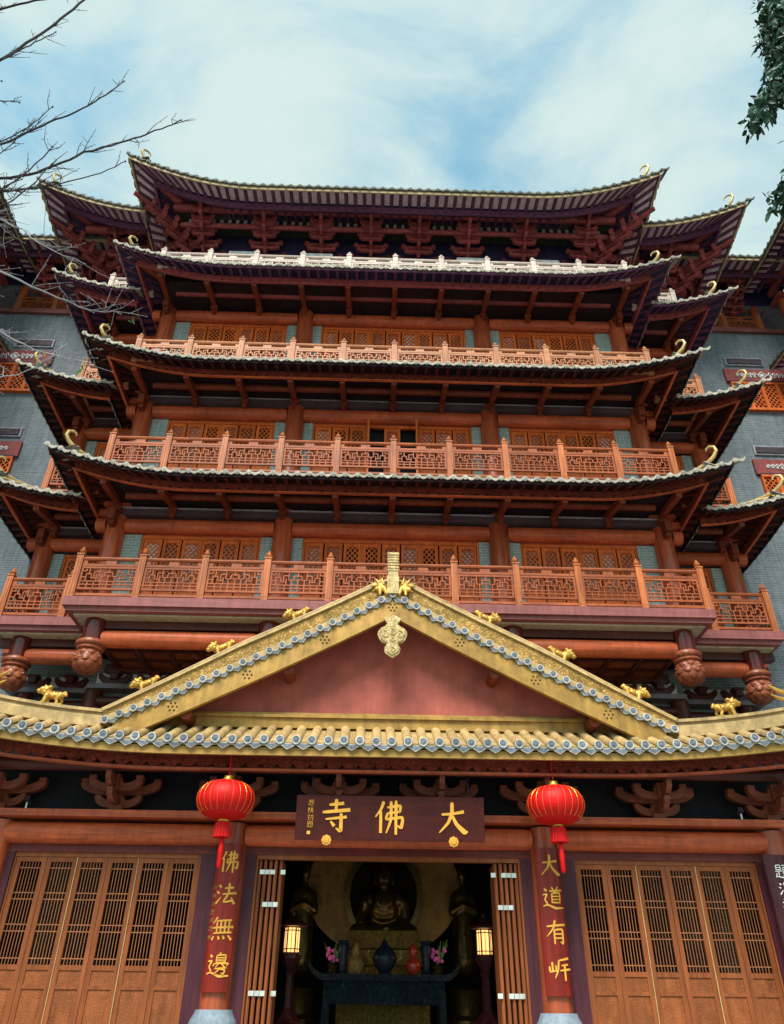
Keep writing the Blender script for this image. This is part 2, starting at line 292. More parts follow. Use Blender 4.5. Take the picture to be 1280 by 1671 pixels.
# ---------------------------------------------------------------- calligraphy (hand-drawn strokes: x, y down, width; 0..100)
ZHOU = [[(12,8,5),(22,18,8)],[(4,34,4),(22,32,6),(12,54,5),(22,72,5)],[(2,82,4),(22,76,5),(58,90,8),(98,87,5)]]
CH = {
'da': [[(16,40,6),(50,38,6),(86,31,8)],[(49,4,9),(48,36,9),(36,64,7),(8,93,3)],[(49,42,6),(62,68,9),(86,90,12),(97,89,3)]],
'fo': [[(30,6,8),(22,27,6),(5,50,3)],[(21,32,7),(21,95,7)],[(40,23,5),(80,18,7),(78,37,6)],[(42,39,5),(78,35,5)],[(42,39,6),(38,56,6),(86,51,7),(83,79,8),(70,73,3)],[(52,5,7),(52,56,7),(38,95,3)],[(67,3,8),(67,99,6)]],
'si': [[(28,20,6),(74,15,8)],[(50,3,9),(50,37,7)],[(8,42,7),(94,34,9)],[(18,62,5),(84,55,7)],[(66,44,8),(66,95,9),(50,87,3)],[(34,68,5),(46,82,9)]],
'fa': [[(14,12,5),(25,22,9)],[(6,38,5),(18,47,8)],[(6,90,8),(28,62,3)],[(42,26,5),(82,21,7)],[(62,4,8),(62,46,7)],[(34,51,5),(96,44,8)],[(60,50,7),(42,83,6),(82,76,6)],[(74,64,5),(90,90,9)]],
'wu': [[(26,2,7),(8,28,3)],[(22,18,5),(88,13,7)],[(4,46,5),(98,40,8)],[(26,20,6),(27,66,5)],[(44,18,6),(44,65,5)],[(62,17,6),(62,64,5)],[(80,15,6),(79,63,5)],[(12,67,5),(92,62,6)],[(16,78,5),(8,94,7)],[(36,78,5),(41,92,7)],[(58,76,5),(63,90,7)],[(78,74,5),(94,92,8)]],
'bian': ZHOU+[[(60,0,6),(50,9,3)],[(42,11,4),(42,38,4)],[(42,11,4),(80,9,5),(79,38,4)],[(42,20,4),(79,19,4)],[(42,29,4),(79,28,4)],[(42,38,4),(79,36,4)],[(32,43,4),(31,52,5)],[(32,43,4),(92,40,5),(87,49,4)],[(52,44,4),(40,57,3)],[(66,43,4),(80,55,5)],[(38,62,4),(88,57,5)],[(58,62,5),(82,66,5),(77,82,5),(68,78,3)],[(57,64,5),(38,82,3)]],
'dao': ZHOU+[[(46,2,4),(53,12,6)],[(76,0,6),(66,12,3)],[(34,19,5),(94,14,7)],[(63,18,5),(56,29,4)],[(44,29,5),(44,68,5)],[(44,29,5),(82,26,6),(81,68,5)],[(44,41,4),(81,40,4)],[(44,54,4),(81,53,4)],[(44,67,5),(81,66,5)]],
'you': [[(8,27,6),(94,19,8)],[(47,2,8),(36,36,6),(6,68,3)],[(40,42,6),(39,98,5)],[(40,42,5),(78,39,7),(77,95,7),(65,88,3)],[(40,58,5),(77,57,5)],[(40,75,5),(77,73,5)]],
'an': [[(18,28,7),(18,62,6)],[(5,44,5),(7,65,6),(32,61,5)],[(33,40,6),(33,67,5)],[(46,23,5),(94,13,8)],[(47,23,6),(41,60,6),(26,90,3)],[(58,42,5),(90,37,6)],[(50,61,5),(99,55,7)],[(73,40,7),(72,100,6)]],
# small signature and inscription characters
'zhao': [[(20,12,5),(56,10,5)],[(38,0,5),(38,40,5)],[(14,26,5),(60,24,5)],[(38,40,4),(58,40,4)],[(22,40,4),(6,76,3)],[(38,40,5),(38,70,5)],[(6,74,4),(50,86,7),(98,84,5)],[(66,6,5),(92,4,5)],[(66,20,4),(66,60,4)],[(66,20,4),(94,18,5),(94,60,4)],[(66,40,4),(94,38,4)],[(66,58,4),(94,57,4)]],
'pu': [[(4,30,5),(40,27,5)],[(22,4,6),(22,98,5)],[(22,34,4),(4,64,3)],[(24,36,4),(40,56,4)],[(58,4,4),(58,26,4)],[(76,4,4),(76,26,4)],[(48,28,4),(92,26,5)],[(54,44,4),(88,42,5)],[(46,60,4),(96,58,5)],[(70,28,5),(64,66,5),(44,98,3)],[(70,62,4),(98,96,6)]],
'chu': [[(22,4,5),(28,14,6)],[(4,28,5),(40,26,5),(8,62,3)],[(24,44,5),(24,98,5)],[(26,48,4),(42,64,4)],[(50,26,5),(94,22,6),(90,92,6),(76,86,3)],[(68,26,5),(64,60,5),(44,98,3)]],
'ti': [[(14,6,4),(14,38,4)],[(14,6,4),(44,5,4),(44,38,4)],[(14,22,4),(44,21,4)],[(14,38,4),(44,36,4)],[(4,48,4),(52,46,4)],[(28,48,4),(28,80,4)],[(14,60,4),(4,92,3)],[(8,84,4),(50,92,6),(98,90,4)],[(56,8,4),(98,5,5)],[(62,22,4),(62,66,4)],[(62,22,4),(94,20,4),(94,66,4)],[(62,36,3),(94,35,3)],[(62,50,3),(94,49,3)],[(72,68,4),(58,82,3)],[(82,68,4),(98,80,5)]],
'hai': [[(12,12,5),(24,22,8)],[(4,38,5),(16,46,7)],[(4,88,7),(26,62,3)],[(50,4,6),(38,24,3)],[(46,18,5),(92,14,6)],[(46,34,5),(40,84,5)],[(48,34,4),(84,32,5),(78,92,5),(66,88,3)],[(30,60,5),(98,54,6)],[(60,40,4),(68,50,5)],[(58,66,4),(66,76,5)]],
}
def brush(mb, strokes, cx, cz, size, y, depth=.012, curve=None, wk=1.0):
    """brush strokes as raised ribbons on a board facing -Y; every stroke its own height so none are coplanar"""
    for si, st in enumerate(strokes):
        pts = []
        k = len(st)
        for i in range(k-1):
            p0, p1, p2, p3 = st[max(i-1,0)], st[i], st[i+1], st[min(i+2,k-1)]
            for j in range(6):
                t = j/6; q = []
                for c in range(3):
                    a0, a1, a2, a3 = p0[c], p1[c], p2[c], p3[c]
                    cr = .5*(2*a1+(a2-a0)*t+(2*a0-5*a1+4*a2-a3)*t*t+(3*a1-a0-3*a2+a3)*t**3); li = a1+(a2-a1)*t
                    q.append(cr*.45+li*.55)
                pts.append(q)
        pts.append(list(st[-1]))
        n = len(pts); yy = y - depth - .0012*si; L = []; Rr = []
        def W(x, z):
            X = cx + (x-50)/100*size; Z = cz + (50-z)/100*size
            return X, Z, (curve(X) if curve else 0)
        for i, (x, z, wd) in enumerate(pts):
            a, b = pts[max(i-1,0)], pts[min(i+1,n-1)]; dx, dz = b[0]-a[0], b[1]-a[1]; l = math.hypot(dx, dz) or 1
            e = 1.0
            if i == 0: e = .72
            hw = wd*.62*e*wk; nx, nz = -dz/l*hw, dx/l*hw
            L.append(W(x+nx, z+nz)); Rr.append(W(x-nx, z-nz))
        vs = []
        for (X, Z, c) in L: vs.append((X, yy+c, Z))
        for (X, Z, c) in Rr: vs.append((X, yy+c, Z))
        for (X, Z, c) in L: vs.append((X, y+c+.004, Z))
        for (X, Z, c) in Rr: vs.append((X, y+c+.004, Z))
        fs = []
        for i in range(n-1):
            fs += [(i, i+1, n+i+1, n+i), (i, 2*n+i, 2*n+i+1, i+1), (n+i, n+i+1, 3*n+i+1, 3*n+i)]
        fs += [(0, n, 3*n, 2*n), (n-1, 3*n-1, 4*n-1, 2*n-1)]
        mb.add(vs, fs)
    return mb
# ---------------------------------------------------------------- shared small meshes
GZ, FZ = -1.6, -.6
G = 1.463
def diag(mb, x0, x1, z0, z1, sp, wd, y, k=1.25):
    """crossed diagonal bars clipped to a rectangle"""
    for sg in (1, -1):
        n = int(((x1-x0)*k+(z1-z0))/sp)+2
        for i in range(-n, n+1):
            c = i*sp; pts = []
            # z - z0 = sg*k*(x - xm) + c
            xm = (x0+x1)/2
            for x in (x0, x1):
                z = z0 + sg*k*(x-xm)+c
                if z0 <= z <= z1: pts.append((x, z))
            for z in (z0, z1):
                x = xm + (z-z0-c)/(sg*k)
                if x0 < x < x1: pts.append((x, z))
            if len(pts) >= 2:
                p, q = pts[0], pts[1]
                if abs(p[0]-q[0]) > .02: mb.bar((p[0], y+(.004 if sg > 0 else 0), p[1]), (q[0], y+(.004 if sg > 0 else 0), q[1]), .03, wd, (0, 1, 0))
def leaf_mesh(w, H, mt, lat, name='window_leaf'):
    mb = MB(); st = .085
    mb.box(-w/2+.004, -w/2+st, -.03, .03, 0, H); mb.box(w/2-st, w/2-.004, -.03, .03, 0, H)
    for z0, z1 in ((0, .12), (H-lat-.22, H-lat-.12), (H-.11, H)): mb.box(-w/2+st, w/2-st, -.028, .028, z0, z1)
    mb.box(-w/2+st, w/2-st, -.01, .01, .12, H-lat-.22)
    x0, x1, z0, z1 = -w/2+st, w/2-st, H-lat-.12, H-.11
    diag(mb, x0, x1, z0, z1, .165, .022, 0)
    return mb.mesh(name, mt)
def fret_mesh(w, H, mt, name='lattice_panel'):
    """stepped fret over two rows of plain cells, in a frame"""
    mb = MB(); t = .027
    def hb(x0, x1, z): mb.box(x0, x1, -.017, .017, z-t/2, z+t/2)
    def vb(x, z0, z1): mb.box(x-t/2, x+t/2, -.015, .015, z0, z1)
    mb.box(-w/2, -w/2+.05, -.025, .025, 0, H); mb.box(w/2-.05, w/2, -.025, .025, 0, H)
    mb.box(-w/2+.05, w/2-.05, -.024, .024, 0, .05); mb.box(-w/2+.05, w/2-.05, -.024, .024, H-.05, H)
    iw = w-.1; ih = H-.1; cx = iw/12; cz = ih/6
    X = lambda i: -w/2+.05+cx*i
    Z = lambda j: .05+cz*j
    hb(X(0), X(12), Z(1)); hb(X(0), X(12), Z(2))
    for i in (1.5, 3, 4.5, 6, 7.5, 9, 10.5): vb(X(i), Z(0), Z(2))
    for m in (1, -1):
        q = lambda i: X(6+m*i)
        def H2(a, b, z): hb(min(q(a), q(b)), max(q(a), q(b)), z)
        H2(0, .9, Z(4.9)); vb(q(.9), Z(3.6), Z(4.9)); H2(.9, 2.1, Z(3.6)); vb(q(1.5), Z(2), Z(3.6)); vb(q(2.1), Z(3.6), Z(6))
        H2(2.1, 3.3, Z(5)); vb(q(3.3), Z(3), Z(5)); H2(2.7, 3.9, Z(3)); vb(q(2.7), Z(2), Z(4.1)); vb(q(3.9), Z(3), Z(4.3)); H2(3.9, 5.1, Z(4.3)); vb(q(4.5), Z(4.3), Z(6)); vb(q(5.1), Z(2), Z(4.3)); H2(5.1, 6, Z(3.3)); H2(5.2, 6, Z(5.2)); vb(q(5.2), Z(5.2), Z(6))
    vb(X(6), Z(2), Z(3.7)); hb(X(5.4), X(6.6), Z(3.7))
    vb(X(6), Z(4.6), Z(6))
    return mb.mesh(name, mt)
def post_mesh(H, mt, name='post'):
    mb = MB(); a = .075
    mb.box(-a, a, -a, a, 0, H-.22)
    for s in (-1, 1): mb.box(s*a*.45-.012, s*a*.45+.012, -a-.012, -a, .08, H-.3)
    mb.box(-a-.015, a+.015, -a-.015, a+.015, H-.22, H-.185)
    mb.lathe([(.05, H-.185), (.045, H-.16), (.075, H-.13), (.08, H-.10), (.05, H-.06), (.055, H-.045), (.03, H-.01), (.004, H+.03)], n=8)
    return mb.mesh(name, mt, True)
def tile_mesh(mt, name, r=.066, ln=.6, slope=.42, drip=True):
    mb = MB(); n = 10
    vs = []; fs = []
    for k, y in enumerate((.012, ln)):
        for j in range(7):
            t = math.pi*j/6; vs.append((r*math.cos(t), y, r*math.sin(t)*.9+slope*y))
    fs = [(j, j+1, 8+j, 7+j) for j in range(6)]; mb.add(vs, fs)
    mb.tube([(0, -.03, 0), (0, .012, 0)], r*1.06, n); mb.tube([(0, -.04, 0), (0, -.03, 0)], [r*.55, r*.62], 8)
    if drip:
        c = .15; mb.prism([(c-.125, .03), (c-.11, -.035), (c-.06, -.075), (c, -.10), (c+.06, -.075), (c+.11, -.035), (c+.125, .03), (c+.06, -.005), (c, -.015), (c-.06, -.005)], -.035, .0)
        mb.add([(c-.08, 0, -.03), (c+.08, 0, -.03), (c+.08, ln, slope*ln-.05), (c-.08, ln, slope*ln-.05)], [(0, 1, 2, 3)])
    return mb.mesh(name, mt, True)
def crescent(cx, z, hw, hh, th=.0):
    """side view of a cloud-ended bracket arm"""
    p = [(-1, .55), (-1.0, .25), (-.94, -.05), (-.8, -.34), (-.62, -.52), (-.4, -.6), (.4, -.6), (.62, -.52), (.8, -.34), (.94, -.05), (1.0, .25), (1, .55), (.8, .55), (.66, .3), (.5, .12), (.3, .08), (.22, .55), (-.22, .55), (-.3, .08), (-.5, .12), (-.66, .3), (-.8, .55)]
    return [(cx+a*hw, z+b*hh) for a, b in p]
def arm_poly(cx, z, hw, hh):
    return [(cx-hw, z+hh), (cx-hw, z+hh*.25), (cx-hw*.93, z-hh*.2), (cx-hw*.7, z-hh), (cx+hw*.7, z-hh), (cx+hw*.93, z-hh*.2), (cx+hw, z+hh*.25), (cx+hw, z+hh)]
def dougong(mt, name='bracket_set', tiers=4, k=1.0):
    """stepped bracket cluster, wall at y=0, growing towards -y and up"""
    mb = MB()
    mb.box(-.14, .14, -.14, .14, 0, .16)
    for t in range(tiers):
        z = (.16+.22*t)*k; y = -(.30+.33*t)*k
        mb.prism([(.1, z), (y+.1, z), (y-.04, z+.07), (y-.04, z+.15), (.1, z+.15)][::-1], -.055, .055, 'YZ')
        for yy, hw in ((y+.06, (.50, .40, .34, .3)[t % 4]), (y+.38*k, (.74, .60, .48, .4)[t % 4])):
            mb.prism(arm_poly(0, z+.2, hw*k, .065), yy-.045, yy+.045)
            for sx in (-1, 0, 1): mb.box(sx*hw*k*.86-.06, sx*hw*k*.86+.06, yy-.06, yy+.06, z+.267, z+.335)
    z = (.16+.22*tiers)*k; y = -(.30+.33*tiers)*k
    mb.bar((0, .1, z), (0, y-.1, z+.05), .1, .14)
    return mb.mesh(name, mt)
def curl_path(k=1.0):
    return [(-1.05*k, .0), (-.6*k, .06*k), (-.3*k, .17*k), (-.12*k, .32*k), (-.04*k, .47*k), (-.07*k, .60*k), (-.17*k, .65*k), (-.25*k, .60*k), (-.26*k, .53*k)]

# ---------------------------------------------------------------- eaves
class Ring:
    def __init__(s, W, Yf, Yb, z0, h, L, o, Lz=3.0): s.W, s.Yf, s.Yb, s.z0, s.h, s.L, s.o, s.Lz = W, Yf, Yb, z0, h, L, o, Lz
    def _u(s, d, dy):
        u = max(0, 1-d/s.L); f = max(0, 1-dy/2.6); return s.h*u**2.1*f, s.o*u**2*f
    def F(s, x, dy, dz=0):
        sg = 1 if x >= 0 else -1; ax = abs(x); d = s.W-ax; up, out = s._u(d, dy)
        if d < s.Lz: ax = s.W-s.Lz+(s.Lz-d)*(s.Lz-dy)/s.Lz
        return Vector((sg*(ax+out), s.Yf+dy-out, s.z0+dz+up))
    def S(s, sg, y, dy, dz=0):
        d = y-s.Yf; up, out = s._u(d, dy)
        yy = y if d >= s.Lz else s.Yf+s.Lz-(s.Lz-d)*(s.Lz-dy)/s.Lz
        return Vector((sg*(s.W-dy+out), yy-out, s.z0+dz+up))
def sweep(mb, rows, closed=True):
    """rows: list of cross-sections (lists of points)"""
    n = len(rows[0]); vs = [p for r in rows for p in r]
    fs = [(i*n+j, i*n+(j+1)%n, (i+1)*n+(j+1)%n, (i+1)*n+j) for i in range(len(rows)-1) for j in range(n if closed else n-1)]
    if closed: fs += [tuple(range(n))[::-1], tuple((len(rows)-1)*n+j for j in range(n))]
    return mb.add(vs, fs)
def lin(a, b, n): return [a+(b-a)*i/(n-1) for i in range(n)]
def scallops(mb, P, s0, s1, dy, zt, zb, wd, th=.035):
    """hanging fringe board with a scalloped lower edge; P(s,dy,dz)"""
    n = max(1, round(abs(s1-s0)/wd)); st = (s1-s0)/n
    for i in range(n):
        a = s0+i*st; low = [(0, .62), (.12, .78), (.3, .95), (.5, 1), (.7, .95), (.88, .78), (1, .62)]
        top = [P(a+t*st, dy, zt) for t, _ in low]; bot = [P(a+t*st, dy, zt+(zb-zt)*q) for t, q in low]
        top2 = [P(a+t*st, dy+th, zt) for t, _ in low]; bot2 = [P(a+t*st, dy+th, zt+(zb-zt)*q) for t, q in low]
        m = len(low); vs = top+bot+top2+bot2; fs = []
        for j in range(m-1): fs += [(j, j+1, m+j+1, m+j), (2*m+j, 3*m+j, 3*m+j+1, 2*m+j+1), (m+j, m+j+1, 3*m+j+1, 3*m+j)]
        mb.add(vs, fs)
def build_eave(T, rg, st, x0, x1, sides, name='eave', struts=(), strut_zs=0, tsp=.30):
    """one storey's projecting eave: roof bed, tiles, fascia, soffit, rafters, carved fringe, arms, hip ridges"""
    W, Yf, Yb = rg.W, rg.Yf, rg.Yb
    top = st['top']; fd = .68 if top else .5; zi = .015 if top else .06
    xs = sorted(set([x0, x1] + lin(x0, x1, max(8, int((x1-x0)/.35)))))
    def pathrows(prof):
        return [[rg.F(x, a, b) for a, b in prof] for x in xs]
    def siderows(sg, prof): return [[rg.S(sg, y, a, b) for a, b in prof] for y in lin(Yf, Yb, 12)]
    def swept(nm, prof, mt, parent):
        mb = MB(); sweep(mb, pathrows(prof))
        for sg in sides: sweep(mb, siderows(sg, prof))
        return obj(nm, mb, mt, parent)
    bed = swept(name, [(0, .02), (1.15, .52), (1.15, .44), (.02, -.035)], st['bed'], T)
    fz = -.17 if top else -.115
    swept('fascia', [(.03, fz), (.075, fz), (.075, -.04), (.03, -.04)], st['fascia'], bed)
    si = 2.35 if top else 2.2
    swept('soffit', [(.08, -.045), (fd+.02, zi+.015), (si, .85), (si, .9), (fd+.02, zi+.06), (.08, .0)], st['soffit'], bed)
    # fringe board and its bead
    mb = MB(); scallops(mb, rg.F, x0, x1, fd, zi-.02, zi-.24, .30)
    for sg in sides: scallops(mb, lambda s_, a, b, sg=sg: rg.S(sg, s_, a, b), Yf, Yb, fd, zi-.02, zi-.24, .30)
    obj('fringe_board', mb, st['fringe'], bed)
    swept('fringe_bead', [(fd-.02, zi-.29), (fd+.05, zi-.29), (fd+.05, zi-.25), (fd-.02, zi-.25)], st['bead'], bed)
    # rafters: short flying ones outside the fringe, long ones inside
    mb = MB(); n = round((x1-x0)/tsp)
    for i in range(n+1):
        x = x0+(x1-x0)*i/n
        mb.bar(rg.F(x, .09, -.075), rg.F(x, fd, zi-.015), .085, .075); mb.bar(rg.F(x, fd+.06, zi), rg.F(x, si-.1, .79), .09, .09)
    for sg in sides:
        m = round((Yb-Yf)/tsp)
        for i in range(1, m+1):
            y = Yf+(Yb-Yf)*i/m
            mb.bar(rg.S(sg, y, .09, -.075), rg.S(sg, y, fd, zi-.015), .085, .075); mb.bar(rg.S(sg, y, fd+.06, zi), rg.S(sg, y, si-.1, .79), .09, .09)
    struct(obj('rafters', mb, st['rafter'], bed), 'stuff')
    if top:
        mb = MB()
        for i in range(n):
            a, b = x0+(x1-x0)*(i+.2)/n, x0+(x1-x0)*(i+.8)/n
            mb.add([rg.F(a, .12, -.06), rg.F(b, .12, -.06), rg.F(b, fd-.06, zi), rg.F(a, fd-.06, zi)], [(0, 1, 2, 3)])
        for sg in sides:
            m = round((Yb-Yf)/tsp)
            for i in range(m):
                a, b = Yf+(Yb-Yf)*(i+.2)/m, Yf+(Yb-Yf)*(i+.8)/m
                mb.add([rg.S(sg, a, .12, -.06), rg.S(sg, b, .12, -.06), rg.S(sg, b, fd-.06, zi), rg.S(sg, a, fd-.06, zi)], [(0, 1, 2, 3)])
        struct(obj('soffit_panels', mb, pale_panel, bed), 'stuff')
    # tiles: the front row one by one, the returns joined
    n = round((x1-x0)/tsp)
    for i in range(n+1):
        x = x0+(x1-x0)*i/n; p = rg.F(x, 0, .01); q = rg.F(min(x+.05, x1), 0, .01); p0 = rg.F(max(x-.05, x0), 0, .01); d = q-p0
        inst('roof_tile', st['tile'], bed, p, (0, -math.atan2(d.z, d.x)*.9, math.atan2(d.y, d.x)))
    if sides:
        mb = MB(); me = st['tile']; vv = [v.co.copy() for v in me.vertices]; ff = [tuple(pp.vertices) for pp in me.polygons]
        for sg in sides:
            m = round((Yb-Yf)/tsp)
            for i in range(1, m+1):
                y = Yf+(Yb-Yf)*i/m; p = rg.S(sg, y, 0, .01); rz = Matrix.Rotation(sg*R(90), 3, 'Z')
                mb.add([rz @ v + p for v in vv], ff)
        struct(obj('side_tiles', mb, me.materials[0], bed), 'stuff')
    # hip ridges and curls, hip beams
    for sg in sides:
        mb = MB(); k = st.get('curl', 1.0); c0 = rg.F(sg*W, .22, .12)
        pth = []
        dg = (rg.F(sg*W, 0, 0)-rg.F(sg*W, 1.0, 0)); dg.z = 0; dg.normalize()
        for t, z in curl_path(k): 
            back = max(0, -t-.02); base = rg.F(sg*W, .22+back*.72, .10+.30*back)
            pth.append(base + Vector((0, 0, z)))
        mb.tube(pth, [.04, .05, .055, .052, .046, .04, .034, .028, .016], 8)
        obj('ridge_curl', mb, st['curlm'], bed, True)
        mb = MB(); mb.tube([rg.F(sg*W, .22+.72*t, .10+.30*t) for t in lin(0, 1.2, 7)], .055, 8); obj('hip_ridge', mb, st['curlm'], bed, True)
        mb = MB(); mb.tube([rg.F(sg*W, a, b) for a, b in ((fd+.05, -.04), (1.2, .1), (1.9, .3))], [.13, .15, .15], 10)
        obj('hip_beam', mb, st['arm'], bed, True)
    # arms under the soffit
    for x in struts:
        mb = MB(); p = rg.F(x, fd+.06, -.2); p.x = x
        mb.bar(p, (x, Yf+2.0, rg.z0+.22), .15, .17); mb.box(x-.1, x+.1, Yf+1.72, Yf+1.95, rg.z0-.06, rg.z0+.1)
        mb.box(x-.06, x+.06, Yf+1.78, Yf+1.9, rg.z0-.18, rg.z0-.06)
        obj('bracket_arm', mb, st['arm'], bed)
    if not top:
        lim = W-1.35
        xa, xb = (max(x0, -lim), min(x1, lim))
        mb = MB(); mb.tube([(xa, Yf+1.35, rg.z0+.16), (xb, Yf+1.35, rg.z0+.16)], .10, 10)
        obj('eave_purlin', mb, st['purlin'], bed, True)
        mb = MB(); mb.box(xa, xb, Yf+1.50, Yf+1.53, rg.z0+.38, rg.z0+.57); obj('plaster_strip', mb, plaster_bg, bed)
        mb = MB(); i = xa
        while i < xb-.2:
            if abs((i/G)-round(i/G)) > .12:
                mb.box(i, i+.24, Yf+1.98, Yf+2.1, rg.z0+.22, rg.z0+.30)
            i += .49
        struct(obj('small_blocks', mb, st['purlin'], bed), 'stuff')
    return bed
T_TILE = tile_mesh(tile_m, 'roof_tile'); T_TOP = tile_mesh(tile_top, 'roof_tile')
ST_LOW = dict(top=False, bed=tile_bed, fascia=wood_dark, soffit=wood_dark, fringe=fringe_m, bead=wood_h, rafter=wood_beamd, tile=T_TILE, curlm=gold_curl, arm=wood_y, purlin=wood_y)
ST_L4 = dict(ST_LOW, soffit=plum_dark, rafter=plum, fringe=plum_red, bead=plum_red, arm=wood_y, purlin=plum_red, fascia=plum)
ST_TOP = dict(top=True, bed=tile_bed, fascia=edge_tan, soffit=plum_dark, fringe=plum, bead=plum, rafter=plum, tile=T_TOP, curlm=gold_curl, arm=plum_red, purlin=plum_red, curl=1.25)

# ---------------------------------------------------------------- balustrades, windows, log-and-column storeys
POSTS, FRETS, LEAFS = {}, {}, {}
def balustrade(T, xs, Y, z, H, mt, mtp, ends=(), depth=1.2, panel_h=.56):
    """rails as the part; posts and fret panels as its sub-parts"""
    kp = (round(H, 2), mtp.name)
    if kp not in POSTS: POSTS[kp] = post_mesh(H, mtp)
    w = round(abs(xs[1]-xs[0])-.17, 3); ph = min(panel_h, H-.5)
    rt = H-.30
    mb = MB(); a, b = min(xs), max(xs)
    mb.tube([(a, Y, z+rt), (b, Y, z+rt)], .05, 8); mb.box(a, b, Y-.03, Y+.03, z+rt-.20, z+rt-.14)
    for i in range(len(xs)-1):
        p, q = sorted((xs[i], xs[i+1])); p += .08; q -= .08
        for t in (.0, .5, 1.0):
            c = p+(q-p)*t; hw = .12 if t == .5 else .1; c0, c1 = (c-hw, c+hw) if t == .5 else ((c, c+hw) if t == 0 else (c-hw, c))
            mb.box(c0, c1, Y-.02, Y+.02, z+rt-.145, z+rt-.04)
    part = obj('balustrade', mb, mt, T); mb = MB(); mb.box(a, b, Y-.04, Y+.04, z+.05, z+.11); obj('bottom_rail', mb, mt, part)
    for e in ends:
        mb = MB(); mb.tube([(e, Y+.08, z+rt), (e, Y+depth, z+rt)], .05, 8); mb.box(e-.03, e+.03, Y+.08, Y+depth, z+rt-.20, z+rt-.14); mb.box(e-.04, e+.04, Y+.08, Y+depth, z+.05, z+.11); obj('side_rail', mb, mt, part)
    for x in xs: inst('post', POSTS[kp], part, (x, Y, z))
    for i in range(len(xs)-1):
        w = round(abs(xs[i+1]-xs[i])-.16, 3); kf = (w, round(ph, 2), mt.name)
        if kf not in FRETS: FRETS[kf] = fret_mesh(w, ph, mt)
        inst('lattice_panel', FRETS[kf], part, ((xs[i]+xs[i+1])/2, Y, z+rt-.21-ph))
    for e in ends:
        w = round(depth-.1, 3); kf = (w, round(ph, 2), mt.name)
        if kf not in FRETS: FRETS[kf] = fret_mesh(w, ph, mt)
        inst('lattice_panel', FRETS[kf], part, (e, Y+.08+w/2, z+rt-.21-ph), (0, 0, R(90)))
        inst('post', POSTS[kp], part, (e, Y+depth+.06, z))
    return part
def window_row(T, x0, x1, Y, zt, H, n, opened=()):
    """fixed frame as the part; leaves and panes as sub-parts"""
    mb = MB(); fw = .07
    mb.box(x0, x1, Y-.045, Y+.04, zt-fw, zt)
    for x in (x0, x1-fw*.8): mb.box(x, x+fw*.8, Y-.045, Y+.04, zt-H, zt-fw)
    w = (x1-x0-fw*1.6)/n
    for k in range(3, n, 3): mb.box(x0+fw*.8+k*w-.018, x0+fw*.8+k*w+.018, Y-.05, Y+.035, zt-H, zt-fw)
    part = obj('window', mb, wood_win, T)
    key = (round(w, 3), round(H, 2))
    if key not in LEAFS:
        mbp = MB(); mbp.box(-w/2+.07, w/2-.07, .035, .045, .15, H-fw-.1)
        LEAFS[key] = (leaf_mesh(w-.03, H-fw-.01, wood_win, 1.15), mbp.mesh('pane', pane_m), mbp.mesh('pane', blind_m), mbp.mesh('pane', glass_d))
    lm, pm, pb, pg = LEAFS[key]
    for k in range(n):
        cx = x0+fw*.8+(k+.5)*w
        if k in opened:
            sg = opened[k]; a = R(82)*sg
            hx = cx-w/2*sg; inst('window_leaf', lm, part, (hx+math.cos(a)*sg*w/2*.98, Y-abs(math.sin(a))*w/2-.02, zt-H), (0, 0, -a*1.0))
        else:
            inst('window_leaf', lm, part, (cx, Y, zt-H)); inst('pane', rnd.choice((pm, pm, pb, pg)), part, (cx, Y, zt-H), (rnd.uniform(-.01, .01), 0, rnd.uniform(-.012, .012)))
    return part
def column(T, x, y, z0, z1, r=.27, mt=None, name='column'):
    mb = MB(); mb.lathe([(r, 0), (r, (z1-z0)*.6), (r*.96, z1-z0)], (x, y, z0), 20); return obj(name, mb, mt or wood_v, T, True)
def log(T, x0, x1, y, z, r=.22, mt=None, name='tie_beam'):
    mb = MB(); mb.tube([(x0, y, z), (x0+.12, y, z), (x1-.12, y, z), (x1, y, z)], [r*.9, r, r, r*.9], 16); return obj(name, mb, mt or wood_h, T, True)
# ---------------------------------------------------------------- ground and terrace
mb = MB(); mb.add([(-400, -400, GZ), (400, -400, GZ), (400, 400, GZ), (-400, 400, GZ)], [(0, 1, 2, 3)]); struct(obj('ground', mb, stone_g, None, at=(0, 0, GZ)))
mb = MB(); mb.box(-12, 12, 13.2, 26, GZ+.004, FZ)
for i in range(5): mb.box(-6, 6, 13.2-.32*(i+1), 13.2-.32*i-.001, GZ+.004, FZ-.2*(i+1)+.0)
mb.v = [v for v in mb.v]; struct(obj('terrace', mb, stone_g))

